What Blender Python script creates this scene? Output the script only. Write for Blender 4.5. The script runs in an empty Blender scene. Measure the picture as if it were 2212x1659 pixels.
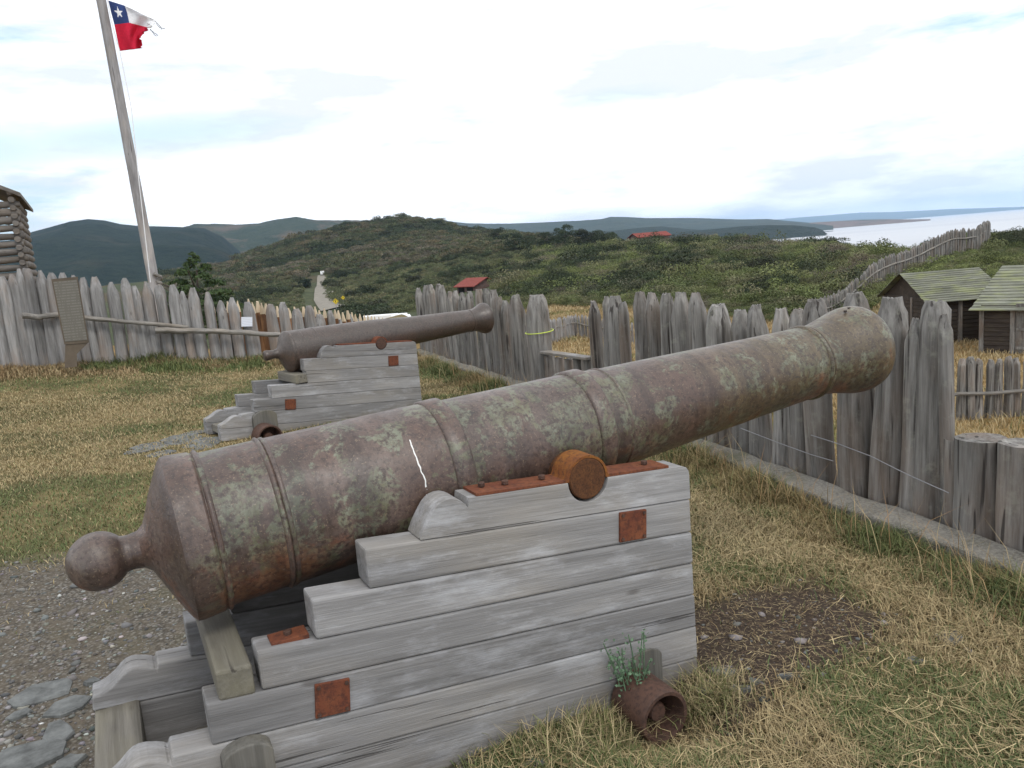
import bpy, bmesh, math, random
import numpy as np
from mathutils import Vector, Matrix

random.seed(7)
rng = np.random.default_rng(7)
S = bpy.context.scene
COL = S.collection
rad = math.radians

# ------------------------------------------------------------------ camera
PW, PH, FL = 2212.0, 1659.0, 1720.0
ROLL, PITCH, CH = rad(4.7), rad(9.55), 1.65
_f = np.array([0, math.cos(PITCH), -math.sin(PITCH)])
_r0 = np.array([1.0, 0, 0]); _u0 = np.array([0, math.sin(PITCH), math.cos(PITCH)])
_R = math.cos(ROLL) * _r0 - math.sin(ROLL) * _u0
_U = math.cos(ROLL) * _u0 + math.sin(ROLL) * _r0
_C = np.array([0, 0, CH])
cd = bpy.data.cameras.new('camera'); cam = bpy.data.objects.new('camera', cd); COL.objects.link(cam)
cam.matrix_world = Matrix(((_R[0], _U[0], -_f[0], 0), (_R[1], _U[1], -_f[1], 0), (_R[2], _U[2], -_f[2], CH), (0, 0, 0, 1)))
cd.sensor_width = 36.0; cd.lens = 36.0 * FL / PW
cd.clip_start = 0.05; cd.clip_end = 90000.0
S.camera = cam

def ray(px, py): return _f + _R * (px - PW / 2) / FL - _U * (py - PH / 2) / FL
def proj(p):
    d = np.asarray(p, float) - _C; z = d @ _f
    return PW / 2 + FL * (d @ _R) / z, PH / 2 - FL * (d @ _U) / z
def atz(px, py, z):
    d = ray(px, py); return _C + d * ((z - CH) / d[2])
def aty(px, py, y):
    d = ray(px, py); return _C + d * (y / d[1])
def atr(px, py, r):
    d = ray(px, py); return _C + d * (r / math.hypot(d[0], d[1]))
def onplane(px, py, p, n):
    d = ray(px, py); return _C + d * (((p - _C) @ n) / (d @ n))
def hor(px): return 539.15 - 0.08222 * (px - 1106)

# ------------------------------------------------------------------ world, sun, exposure
SUN_EL, SUN_AZ = rad(50), rad(150)        # azimuth clockwise from +Y: behind the camera, to its right
w = bpy.data.worlds.new('World'); S.world = w; w.use_nodes = True
nt = w.node_tree; nt.nodes.clear()
def wn(t, **k):
    n = nt.nodes.new(t)
    for a, b in k.items(): setattr(n, a, b)
    return n
wo = wn('ShaderNodeOutputWorld'); bg = wn('ShaderNodeBackground')
sky = wn('ShaderNodeTexSky', sky_type='NISHITA'); sky.sun_disc = False
sky.sun_elevation = SUN_EL; sky.sun_rotation = SUN_AZ; sky.air_density = 1.3; sky.dust_density = 2.0
tc = wn('ShaderNodeTexCoord'); mp = wn('ShaderNodeMapping'); mp.inputs['Scale'].default_value = (1.0, 1.0, 4.2)
mp.inputs['Location'].default_value = (3.1, 0.7, 0.35)
nz = wn('ShaderNodeTexNoise'); nz.inputs['Scale'].default_value = 2.3; nz.inputs['Detail'].default_value = 9; nz.inputs['Roughness'].default_value = 0.56
cr = wn('ShaderNodeValToRGB'); cr.color_ramp.elements[0].position = 0.33; cr.color_ramp.elements[1].position = 0.43
cr.color_ramp.elements[0].color = (0, 0, 0, 1)
nz2 = wn('ShaderNodeTexNoise'); nz2.inputs['Scale'].default_value = 3.4; nz2.inputs['Detail'].default_value = 8; nz2.inputs['Roughness'].default_value = 0.55
cr2 = wn('ShaderNodeValToRGB'); e = cr2.color_ramp.elements
e[0].position = 0.38; e[0].color = (0.64, 0.67, 0.74, 1); e[1].position = 0.515; e[1].color = (1.0, 1.0, 1.0, 1)
sc = wn('ShaderNodeMix', data_type='RGBA', blend_type='MULTIPLY'); sc.inputs[0].default_value = 1.0
sc.inputs['B'].default_value = (0.115, 0.115, 0.115, 1)
cl = wn('ShaderNodeMix', data_type='RGBA', blend_type='MULTIPLY'); cl.inputs[0].default_value = 1.0
cl.inputs['B'].default_value = (1.42, 1.42, 1.43, 1)
mx = wn('ShaderNodeMix', data_type='RGBA')
blue = wn('ShaderNodeMix', data_type='RGBA'); blue.inputs[0].default_value = 0.62; blue.inputs['B'].default_value = (0.66, 0.98, 1.12, 1)
L = nt.links.new
L(tc.outputs['Generated'], mp.inputs['Vector']); L(mp.outputs[0], nz.inputs['Vector']); L(mp.outputs[0], nz2.inputs['Vector'])
L(nz.outputs['Fac'], cr.inputs[0]); L(nz2.outputs['Fac'], cr2.inputs[0])
def _dot(v, scale):
    n = wn('ShaderNodeVectorMath', operation='DOT_PRODUCT'); L(tc.outputs['Generated'], n.inputs[0]); n.inputs[1].default_value = tuple(v / scale); return n.outputs['Value']
def _mm(op, a, b):
    n = wn('ShaderNodeMath', operation=op)
    for i, q in enumerate((a, b)):
        if isinstance(q, float): n.inputs[i].default_value = q
        else: L(q, n.inputs[i])
    return n.outputs[0]
_pm = None
for (qx, qy, wx_, wy_, amp) in ((330, 290, .26, .030, 1.0), (-150, 330, .22, .035, 1.0), (1340, 205, .10, .020, .55), (2300, 330, .08, .03, .5), (60, 120, .3, .06, .25)):
    c_ = ray(qx, qy); c_ = c_ / np.linalg.norm(c_); rv_ = np.cross(c_, [0, 0, 1.0]); rv_ /= np.linalg.norm(rv_); uv_ = np.cross(rv_, c_)
    rv_, uv_ = rv_ * .998 + uv_ * .06, uv_ - rv_ * .06
    a_ = _dot(rv_, wx_); b_ = _dot(uv_, wy_)
    # offset so that the patch centre gives zero
    b_ = _mm('SUBTRACT', b_, float(c_ @ uv_ / wy_)); a_ = _mm('SUBTRACT', a_, float(c_ @ rv_ / wx_))
    q_ = _mm('SUBTRACT', 1.0, _mm('ADD', _mm('MULTIPLY', a_, a_), _mm('MULTIPLY', b_, b_)))
    q_ = _mm('ADD', q_, _mm('MULTIPLY', _mm('SUBTRACT', nz2.outputs['Fac'], 0.5), 3.2))
    q_ = _mm('MULTIPLY', _mm('MINIMUM', _mm('MAXIMUM', _mm('MULTIPLY', q_, 0.8), 0.0), 1.0), amp)
    _pm = q_ if _pm is None else _mm('MAXIMUM', _pm, q_)
_inv = _mm('SUBTRACT', 1.0, _pm); _fac = _mm('MULTIPLY', _inv, 1.0)
L(sky.outputs[0], sc.inputs['A']); L(sc.outputs['Result'], blue.inputs['A']); L(cr2.outputs[0], cl.inputs['A'])
L(_mm('MINIMUM', cr.outputs[0], _fac), mx.inputs[0]); L(blue.outputs['Result'], mx.inputs['A']); L(cl.outputs['Result'], mx.inputs['B'])
L(mx.outputs['Result'], bg.inputs[0]); L(bg.outputs[0], wo.inputs[0]); bg.inputs[1].default_value = 1.0
sd = bpy.data.lights.new('sun', 'SUN'); sd.energy = 1.1; sd.angle = rad(14); sd.color = (1, 0.96, 0.9)
so = bpy.data.objects.new('sun', sd); COL.objects.link(so)
sdir = Vector((math.sin(SUN_AZ) * math.cos(SUN_EL), math.cos(SUN_AZ) * math.cos(SUN_EL), math.sin(SUN_EL)))
so.rotation_euler = sdir.to_track_quat('Z', 'Y').to_euler(); so.location = (0, -5, 30)
S.view_settings.view_transform = 'Standard'; S.view_settings.look = 'None'
S.view_settings.exposure = 0.10; S.view_settings.gamma = 1.0
S.cycles.volume_bounces = 1; S.cycles.max_bounces = 6; S.cycles.use_denoising = True
try: S.cycles.volume_step_rate = 10
except Exception: pass

# ------------------------------------------------------------------ object helpers
def tag(o, label=None, cat=None, group=None, kind=None):
    if label: o['label'] = label
    if cat: o['category'] = cat
    if group: o['group'] = group
    if kind: o['kind'] = kind
    return o
def empty(name, loc, rz=0, label=None, cat=None, group=None):
    o = bpy.data.objects.new(name, None); COL.objects.link(o); o.location = loc; o.rotation_euler = (0, 0, rz)
    o.empty_display_size = 0.2
    return tag(o, label, cat, group)
def mobj(name, verts, faces, mat, parent=None, loc=None, rot=None, smooth=False, uv=None):
    me = bpy.data.meshes.new(name)
    verts = [tuple(map(float, v)) for v in verts]
    me.from_pydata(verts, [], [tuple(f) for f in faces]); me.update()
    if smooth: me.polygons.foreach_set('use_smooth', [True] * len(me.polygons))
    for m in (mat if isinstance(mat, (list, tuple)) else [mat]): me.materials.append(m)
    o = bpy.data.objects.new(name, me); COL.objects.link(o)
    if parent: o.parent = parent
    if loc is not None: o.location = loc
    if rot is not None: o.rotation_euler = rot
    return o
def fastmesh(name, V, F, mat, attrs=None, smooth=False, nper=None):
    """V (n,3), F (m,k) arrays -> mesh object; F may be a list of arrays of different k"""
    Fs = F if isinstance(F, list) else [F]
    me = bpy.data.meshes.new(name)
    me.vertices.add(len(V)); me.vertices.foreach_set('co', np.asarray(V, np.float32).ravel())
    nl = sum(f.size for f in Fs); npoly = sum(len(f) for f in Fs)
    me.loops.add(nl); me.polygons.add(npoly)
    me.loops.foreach_set('vertex_index', np.concatenate([f.ravel() for f in Fs]).astype(np.int32))
    tot = np.concatenate([np.full(len(f), f.shape[1]) for f in Fs]).astype(np.int32)
    st = np.concatenate([[0], np.cumsum(tot)[:-1]]).astype(np.int32)
    me.polygons.foreach_set('loop_start', st)
    try: me.polygons.foreach_set('loop_total', tot)
    except Exception: pass
    if smooth: me.polygons.foreach_set('use_smooth', np.ones(npoly, bool))
    me.update(calc_edges=True); me.validate()
    if attrs:
        for k, a in attrs.items():
            if a.ndim == 1:
                at = me.attributes.new(k, 'FLOAT', 'POINT'); at.data.foreach_set('value', a.astype(np.float32))
            else:
                at = me.attributes.new(k, 'FLOAT_COLOR', 'POINT')
                c = np.ones((len(a), 4), np.float32); c[:, :3] = a; at.data.foreach_set('color', c.ravel())
    for m in (mat if isinstance(mat, (list, tuple)) else [mat]): me.materials.append(m)
    o = bpy.data.objects.new(name, me); COL.objects.link(o)
    return o
def bevel(o, wd=0.004, seg=2):
    m = o.modifiers.new('bevel', 'BEVEL'); m.width = wd; m.segments = seg; m.limit_method = 'ANGLE'; m.angle_limit = rad(35)
    return o

# vectorised value noise
def _h(ix, iy, s): 
    n = (ix * 374761393 + iy * 668265263 + s * 974634777) & 0x7fffffff
    n = ((n ^ (n >> 13)) * 1274126177) & 0x7fffffff
    return ((n ^ (n >> 16)) & 0xffff) / 65535.0
def vnoise(x, y, s=0):
    x = np.asarray(x, float); y = np.asarray(y, float)
    ix = np.floor(x).astype(np.int64); iy = np.floor(y).astype(np.int64); fx = x - ix; fy = y - iy
    fx = fx * fx * (3 - 2 * fx); fy = fy * fy * (3 - 2 * fy)
    a = _h(ix, iy, s); b = _h(ix + 1, iy, s); c = _h(ix, iy + 1, s); d = _h(ix + 1, iy + 1, s)
    return (a * (1 - fx) + b * fx) * (1 - fy) + (c * (1 - fx) + d * fx) * fy
def fbm(x, y, s=0, o=4):
    t = 0; a = 0.5; f = 1.0
    for i in range(o): t = t + a * (vnoise(x * f, y * f, s + i * 17) - 0.5); a *= 0.5; f *= 2.03
    return t * 2
def sst(e0, e1, x):
    t = np.clip((x - e0) / (e1 - e0), 0, 1); return t * t * (3 - 2 * t)

# ------------------------------------------------------------------ material helpers
class M:
    def __init__(s, name, rough=0.8, spec=0.3, metal=0.0):
        s.m = bpy.data.materials.new(name); s.m.use_nodes = True; s.t = s.m.node_tree; s.N = s.t.nodes
        s.b = s.N['Principled BSDF']; s.b.inputs['Roughness'].default_value = rough
        s.b.inputs['Specular IOR Level'].default_value = spec; s.b.inputs['Metallic'].default_value = metal
        s._tc = None
    def n(s, t, **k):
        n = s.N.new(t)
        for a, b in k.items(): setattr(n, a, b)
        return n
    def l(s, a, b): s.t.links.new(a, b)
    def co(s, scale=(1, 1, 1), space='Object', rand=True):
        if s._tc is None:
            t = s.n('ShaderNodeTexCoord'); oi = s.n('ShaderNodeObjectInfo'); mu = s.n('ShaderNodeMath', operation='MULTIPLY'); mu.inputs[1].default_value = 37.0
            s.l(oi.outputs['Random'], mu.inputs[0]); s._tc = t; s._r = mu; s.oi = oi
        ad = s.n('ShaderNodeVectorMath', operation='ADD'); s.l(s._tc.outputs[space], ad.inputs[0])
        if rand: s.l(s._r.outputs[0], ad.inputs[1])
        src = ad.outputs[0]
        if getattr(s, 'shear', 0):
            if not hasattr(s, '_sh'):
                x = s.sep(s._tc.outputs[space]); cb = s.n('ShaderNodeCombineXYZ'); s.l(s.math('MULTIPLY', x[0], s.shear), cb.inputs[2]); s._sh = cb.outputs[0]
            a2 = s.n('ShaderNodeVectorMath', operation='ADD'); s.l(src, a2.inputs[0]); s.l(s._sh, a2.inputs[1]); src = a2.outputs[0]
        m = s.n('ShaderNodeVectorMath', operation='MULTIPLY'); s.l(src, m.inputs[0]); m.inputs[1].default_value = scale
        return m.outputs[0]
    def noise(s, co, scale=1, detail=5, rough=0.6, dist=0):
        n = s.n('ShaderNodeTexNoise'); s.l(co, n.inputs['Vector']); n.inputs['Scale'].default_value = scale
        n.inputs['Detail'].default_value = detail; n.inputs['Roughness'].default_value = rough; n.inputs['Distortion'].default_value = dist
        return n.outputs['Fac']
    def vor(s, co, scale=1, feature='F1', rnd=1.0):
        n = s.n('ShaderNodeTexVoronoi', feature=feature); s.l(co, n.inputs['Vector']); n.inputs['Scale'].default_value = scale
        n.inputs['Randomness'].default_value = rnd
        return n
    def ramp(s, fac, stops):
        n = s.n('ShaderNodeValToRGB'); e = n.color_ramp.elements
        while len(e) < len(stops): e.new(0.5)
        for i, (p, c) in enumerate(stops):
            e[i].position = p; e[i].color = (c, c, c, 1) if isinstance(c, (int, float)) else (*c, 1)
        s.l(fac, n.inputs[0]); return n.outputs[0]
    def mix(s, fac, a, b, mode='MIX'):
        n = s.n('ShaderNodeMix', data_type='RGBA', blend_type=mode)
        for v, i in ((fac, 0), (a, 'A'), (b, 'B')):
            if isinstance(v, (int, float)): n.inputs[i].default_value = v if i == 0 else (v, v, v, 1)
            elif isinstance(v, tuple): n.inputs[i].default_value = (*v, 1)
            else: s.l(v, n.inputs[i])
        return n.outputs['Result']
    def math(s, op, a, b=None, c=None):
        n = s.n('ShaderNodeMath', operation=op)
        for i, v in enumerate((a, b, c)):
            if v is None: continue
            if isinstance(v, (int, float)): n.inputs[i].default_value = v
            else: s.l(v, n.inputs[i])
        return n.outputs[0]
    def bump(s, h, strength=0.5, dist=0.01, prev=None):
        n = s.n('ShaderNodeBump'); n.inputs['Strength'].default_value = strength; n.inputs['Distance'].default_value = dist
        s.l(h, n.inputs['Height'])
        if prev is not None: s.l(prev, n.inputs['Normal'])
        return n.outputs[0]
    def out(s, color=None, rough=None, normal=None):
        if color is not None:
            if isinstance(color, tuple): s.b.inputs['Base Color'].default_value = (*color, 1)
            else: s.l(color, s.b.inputs['Base Color'])
        if rough is not None: s.l(rough, s.b.inputs['Roughness'])
        if normal is not None: s.l(normal, s.b.inputs['Normal'])
        return s.m
    def attr(s, name, out='Color', typ='GEOMETRY'):
        n = s.n('ShaderNodeAttribute', attribute_name=name, attribute_type=typ); return n.outputs[out]
    def sep(s, v):
        n = s.n('ShaderNodeSeparateXYZ'); s.l(v, n.inputs[0]); return n.outputs

def wood(name, axis='Z', cw=(0.275, 0.31), light=(0.40, 0.39, 0.38), dark=(0.17, 0.165, 0.16), warm=(0.30, 0.24, 0.17), warmth=0.3, crack=0.5, fine=1.0, lichen=0.0, knots=True, shear=0.0):
    m = M(name, rough=0.85, spec=0.2)
    m.shear = shear
    def sc(g, c): 
        return {'X': (g, c, c), 'Y': (c, g, c), 'Z': (c, c, g)}[axis]
    g1 = m.noise(m.co(sc(1.3, 20 * fine)), 1, 7, 0.68, 0.15)
    g2 = m.noise(m.co(sc(3.5, 95 * fine)), 1, 5, 0.65)
    bl = m.noise(m.co(sc(1.2, 3.0)), 1, 4, 0.6)
    col = m.mix(m.ramp(g1, [(0.3, 0.0), (0.72, 1.0)]), dark, light)
    col = m.mix(m.ramp(g2, [(0.3, 0.62), (0.7, 1.08)]), col, m.mix(1.0, col, (0.62, 0.61, 0.60), 'MULTIPLY'))
    col = m.mix(m.math('MULTIPLY', m.ramp(bl, [(0.48, 0.0), (0.72, 1.0)]), warmth), col, warm)
    b2 = m.noise(m.co(sc(0.55, 1.6)), 1, 3, 0.5)
    col = m.mix(0.55, col, m.mix(1.0, col, m.ramp(b2, [(0.3, 0.55), (0.7, 1.3)]), 'MULTIPLY'))
    # cracks along the grain
    ck = m.noise(m.co(sc(0.9, 30 * fine)), 1, 3, 0.45, 0.2)
    ckm = m.ramp(ck, [(cw[0], 1.0), (cw[1], 0.0)])
    col = m.mix(m.math('MULTIPLY', ckm, crack), col, (0.035, 0.03, 0.028))
    # small dark specks and knots
    v = m.vor(m.co(sc(2.0, 6.0)), 1.0)
    kn = m.ramp(v.outputs['Distance'], [(0.045, 1.0), (0.085, 0.0)])
    if knots: col = m.mix(m.math('MULTIPLY', kn, 0.55), col, (0.06, 0.05, 0.045))
    if lichen:
        ln = m.noise(m.co((9, 9, 9)), 1, 6, 0.7)
        col = m.mix(m.math('MULTIPLY', m.ramp(ln, [(0.56, 0.0), (0.66, 1.0)]), lichen), col, (0.36, 0.37, 0.30))
    if shear:
        pz = m.sep(m._tc.outputs['Object'])[2]
        ft_ = m.math('ADD', m.math('MULTIPLY', pz, -5.0), m.math('MULTIPLY', m.noise(m.co((6, 6, 6)), 1, 4, .6), 1.2))
        col = m.mix(m.math('MULTIPLY', m.ramp(ft_, [(0.15, 0.0), (0.62, 1.0)]), 0.55), col, (0.16, 0.13, 0.09))
        wh = m.noise(m.co((3, 9, 11)), 1, 6, .7)
        col = m.mix(m.ramp(wh, [(0.52, 0.0), (0.72, 0.45)]), col, (0.56, 0.57, 0.60))
        dk = m.noise(m.co((2.2, 5, 13)), 1, 6, .72)
        col = m.mix(m.ramp(dk, [(0.56, 0.0), (0.70, 0.6)]), col, (0.21, 0.205, 0.20))
    rv = m.math('MULTIPLY_ADD', m.oi.outputs['Random'], 0.26, 0.87)
    col = m.mix(1.0, col, rv, 'MULTIPLY')
    h = m.math('ADD', m.math('MULTIPLY', g1, 0.5), m.math('MULTIPLY', g2, 0.45))
    h = m.math('SUBTRACT', h, m.math('MULTIPLY', ckm, 0.7))
    return m.out(col, normal=m.bump(h, 0.65, 0.008))

MAT = {}
MAT['plank'] = wood('weathered_plank', 'X', light=(0.46, 0.457, 0.46), dark=(0.255, 0.252, 0.252), warm=(0.32, 0.285, 0.235), warmth=0.45, crack=0.6, fine=1.3, shear=0.093)
MAT['beam'] = wood('weathered_beam', 'Y', light=(0.36, 0.34, 0.30), dark=(0.17, 0.16, 0.14), warm=(0.26, 0.24, 0.15), warmth=0.5, crack=0.7)
MAT['post'] = wood('weathered_post', 'Z', cw=(0.33, 0.375), light=(0.49, 0.48, 0.46), dark=(0.095, 0.088, 0.08), warm=(0.22, 0.14, 0.09), warmth=0.45, crack=0.85, lichen=0.25)
MAT['post_pale'] = wood('pale_post', 'Z', light=(0.53, 0.525, 0.52), dark=(0.19, 0.185, 0.18), warm=(0.30, 0.22, 0.165), warmth=0.6, crack=0.5, fine=0.8)
MAT['rail'] = wood('weathered_rail', 'X', light=(0.44, 0.42, 0.39), dark=(0.2, 0.19, 0.175), warmth=0.4, crack=0.6)
MAT['bark'] = wood('fresh_bark', 'Z', light=(0.33, 0.17, 0.085), dark=(0.10, 0.05, 0.03), warm=(0.45, 0.25, 0.12), warmth=0.6, crack=0.6)
MAT['fresh'] = wood('fresh_cut', 'Z', light=(0.88, 0.76, 0.58), dark=(0.72, 0.58, 0.40), warm=(0.7, 0.52, 0.32), warmth=0.3, crack=0.1)
MAT['dark_wall'] = wood('dark_board_wall', 'X', light=(0.105, 0.085, 0.072), dark=(0.045, 0.036, 0.031), warm=(0.12, 0.10, 0.07), warmth=0.4, crack=0.5)
MAT['log'] = wood('cabin_log', 'X', light=(0.34, 0.32, 0.30), dark=(0.13, 0.12, 0.11), warm=(0.2, 0.16, 0.12), warmth=0.5, crack=0.6, fine=0.5)
MAT['shingle'] = wood('mossy_shingle', 'X', light=(0.36, 0.37, 0.31), dark=(0.14, 0.15, 0.11), warm=(0.25, 0.27, 0.13), warmth=0.9, crack=0.3, fine=0.5)
MAT['pole'] = wood('flagpole_wood', 'Z', light=(0.56, 0.55, 0.56), dark=(0.28, 0.27, 0.27), warm=(0.42, 0.35, 0.27), warmth=0.4, crack=0.6, fine=0.5)

def rust(name, base=(0.135, 0.042, 0.024), alt=(0.20, 0.07, 0.032), dark=(0.06, 0.026, 0.02), rough=0.8, sc=1.0):
    m = M(name, rough=rough, spec=0.25)
    a = m.noise(m.co((9 * sc, 9 * sc, 9 * sc)), 1, 7, 0.7); b = m.noise(m.co((60 * sc, 60 * sc, 60 * sc)), 1, 4, 0.7)
    col = m.mix(m.ramp(a, [(0.35, 0.0), (0.65, 1.0)]), base, alt)
    col = m.mix(m.ramp(b, [(0.36, 0.75), (0.55, 0.0)]), col, dark)
    return m.out(col, normal=m.bump(m.math('ADD', a, m.math('MULTIPLY', b, 0.5)), 0.45, 0.004))
MAT['rust'] = rust('rusty_plate')
_m = M('strap_rust', rough=0.85, spec=0.25)
_a = _m.noise(_m.co((9, 9, 9)), 1, 7, 0.7); _b = _m.noise(_m.co((60, 60, 60)), 1, 4, 0.7); _x = _m.math('ABSOLUTE', _m.sep(_m._tc.outputs['Object'])[0])
_c = _m.mix(_m.ramp(_a, [(0.35, 0.0), (0.65, 1.0)]), (0.15, 0.048, 0.027), (0.21, 0.078, 0.036))
_o = _m.mix(_m.ramp(_a, [(0.4, 0.0), (0.62, 1.0)]), (0.17, 0.058, 0.02), (0.25, 0.10, 0.022))
_c = _m.mix(_m.math('LESS_THAN', _x, 0.092), _c, _o)
_c = _m.mix(_m.ramp(_b, [(0.36, 0.75), (0.55, 0.0)]), _c, (0.07, 0.03, 0.02))
MAT['strap'] = _m.out(_c, normal=_m.bump(_m.math('ADD', _a, _b), 0.4, 0.004))
MAT['rust_bright'] = rust('orange_rust', (0.24, 0.085, 0.02), (0.34, 0.15, 0.03), (0.09, 0.035, 0.015))
MAT['rust_end'] = rust('trunnion_rust', (0.085, 0.036, 0.018), (0.135, 0.058, 0.024), (0.04, 0.024, 0.016), 0.95, 2.4)
MAT['rust_dark'] = rust('dark_rust', (0.075, 0.044, 0.034), (0.105, 0.056, 0.04), (0.04, 0.026, 0.022), 0.6)

def cannon_mat(name, weather=1.0, length=3.2, streak=None):
    m = M(name, rough=0.5, spec=0.65)
    P = m.sep(m._tc.outputs['Object'] if m._tc else (m.co(), m._tc.outputs['Object'])[1])
    n1 = m.noise(m.co((3.2, 3.2, 3.2)), 1, 6, 0.62); n2 = m.noise(m.co((11, 11, 11)), 1, 7, 0.68, 0.6)
    n3 = m.noise(m.co((55, 55, 55)), 1, 5, 0.7); n4 = m.noise(m.co((6, 6, 6)), 1.3, 8, 0.7, 0.9)
    base = m.mix(m.ramp(n1, [(0.38, 0.0), (0.62, 1.0)]), (0.085, 0.050, 0.037), (0.098, 0.073, 0.062))
    if weather > 0.5:
        t = m.math('MULTIPLY', P[0], 1.0 / length)                 # 0 breech .. 1 muzzle
        # golden olive coat toward the muzzle
        ol = m.math('ADD', m.math('MULTIPLY', m.math('SUBTRACT', t, 0.45), 1.15), m.math('SUBTRACT', n1, 0.45))
        base = m.mix(m.ramp(ol, [(0.10, 0.0), (0.38, 0.72)]), base, (0.092, 0.07, 0.032))
        # green-grey patina patches
        pt = m.ramp(m.math('ADD', n4, m.math('MULTIPLY', m.math('SUBTRACT', n1, 0.5), 0.55)), [(0.51, 0.0), (0.545, 1.0)])
        pt = m.math('MULTIPLY', pt, m.ramp(n3, [(0.38, 0.1), (0.55, 1.0)]))
        pt = m.math('MULTIPLY', pt, m.ramp(P[0], [(0.0, 0.12), (0.1, 1.0)]))
        base = m.mix(m.math('MULTIPLY', pt, 0.92), base, m.mix(m.ramp(n2, [(0.4, 0.0), (0.6, 1.0)]), (0.098, 0.096, 0.052), (0.15, 0.162, 0.115)))
        # dark pits beside the patina
        pd = m.ramp(m.noise(m.co((7.5, 7.5, 7.5)), 1.4, 8, 0.72, 1.0), [(0.60, 0.0), (0.66, 0.85)])
        base = m.mix(pd, base, (0.035, 0.03, 0.026))
        # orange rust, mostly on the lower flank
        lo = m.math('ADD', m.math('MULTIPLY', P[2], -1.3), m.math('MULTIPLY', m.math('SUBTRACT', n1, 0.5), 1.6))
        lo = m.math('ADD', lo, m.math('MULTIPLY', m.math('SUBTRACT', n2, 0.5), 0.9))
        base = m.mix(m.math('MULTIPLY', m.ramp(lo, [(0.16, 0.0), (0.36, 1.0)]), 0.7), base, (0.17, 0.058, 0.024))
        hs = m.noise(m.co((14, 1.6, 1.6)), 1, 5, 0.65, 0.4)
        base = m.mix(0.75, base, m.mix(1.0, base, m.ramp(hs, [(0.32, 0.45), (0.68, 1.5)]), 'MULTIPLY'))
        # fine cracks
        v = m.vor(m.co((5, 5, 5)), 1.0, 'DISTANCE_TO_EDGE')
        base = m.mix(m.math('MULTIPLY', m.ramp(v.outputs['Distance'], [(0.0, 0.5), (0.018, 0.0)]), m.ramp(n1, [(0.45, 0.0), (0.6, 1.0)])), base, (0.07, 0.045, 0.04))
    else:
        base = m.mix(m.ramp(n2, [(0.3, 0.3), (0.65, 0.95)]), base, (0.052, 0.043, 0.036))
        base = m.mix(m.math('MULTIPLY', m.ramp(m.math('ADD', m.math('MULTIPLY', P[2], -1.0), m.math('SUBTRACT', n1, 0.4)), [(0.1, 0.0), (0.35, 1.0)]), 0.35), base, (0.14, 0.058, 0.032))
    base = m.mix(m.ramp(n3, [(0.36, 0.85), (0.52, 0.0)]), base, (0.035, 0.022, 0.018))
    base = m.mix(m.ramp(m.noise(m.co((140, 140, 140)), 1, 3, 0.6), [(0.60, 0.0), (0.70, 0.6)]), base, (0.24, 0.18, 0.12))
    if streak:
        s0, za, zb = streak
        wob = m.math('MULTIPLY', m.math('SUBTRACT', m.noise(m.co((1, 1, 9)), 1, 3, 0.5), 0.5), 0.05)
        dx = m.math('ABSOLUTE', m.math('SUBTRACT', m.math('ADD', P[0], wob), s0))
        k = m.math('LESS_THAN', dx, m.math('MULTIPLY', m.noise(m.co((20, 20, 38)), 1, 2, 0.5), 0.0044))
        k = m.math('MULTIPLY', k, m.math('GREATER_THAN', P[2], za)); k = m.math('MULTIPLY', k, m.math('LESS_THAN', P[2], zb))
        k = m.math('MULTIPLY', k, m.math('LESS_THAN', P[1], 0.0))
        k = m.math('MULTIPLY', k, m.math('GREATER_THAN', m.noise(m.co((4, 4, 13)), 1, 4, 0.7), 0.44))
        base = m.mix(k, base, (0.75, 0.75, 0.72))
    h = m.math('ADD', m.math('MULTIPLY', n2, 0.5), m.math('MULTIPLY', n3, 0.35))
    ro = m.ramp(n2, [(0.3, 0.30), (0.7, 0.55)])
    return m.out(base, rough=ro, normal=m.bump(m.noise(m.co((4, 4, 4)), 1, 4, .6), 0.25, 0.03, m.bump(h, 0.55, 0.007)))

def plain(name, col, rough=0.8, spec=0.3, var=0.25, sc=3.0):
    m = M(name, rough=rough, spec=spec)
    a = m.noise(m.co((sc, sc, sc)), 1, 5, 0.65)
    return m.out(m.mix(1.0, col, m.ramp(a, [(0.3, 1 - var), (0.7, 1 + var)]), 'MULTIPLY'), normal=m.bump(a, 0.2, 0.01))
MAT['iron_dark'] = plain('black_iron', (0.05, 0.04, 0.035), 0.7)
MAT['slate'] = plain('slate_stone', (0.12, 0.125, 0.122), 0.75, 0.3, 0.5, 14)
MAT['red_roof'] = plain('red_metal_roof', (0.20, 0.045, 0.034), 0.75, 0.2, 0.35)
MAT['brown_wall'] = plain('brown_wall', (0.13, 0.085, 0.075), 0.8, 0.2, 0.3)
MAT['white'] = plain('white_paint', (0.78, 0.79, 0.80), 0.6, 0.3, 0.06)
MAT['black'] = plain('dark_opening', (0.012, 0.011, 0.01), 0.9, 0.1, 0.1)
MAT['yellow'] = plain('yellow_sign', (0.75, 0.55, 0.03), 0.5, 0.4, 0.05)
MAT['lime'] = plain('lime_band', (0.55, 0.68, 0.08), 0.5, 0.4, 0.05)
MAT['wire'] = plain('grey_wire', (0.22, 0.22, 0.23), 0.5, 0.5, 0.2)
MAT['brown_steel'] = plain('brown_steel_post', (0.12, 0.095, 0.07), 0.7, 0.3, 0.3)

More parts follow.
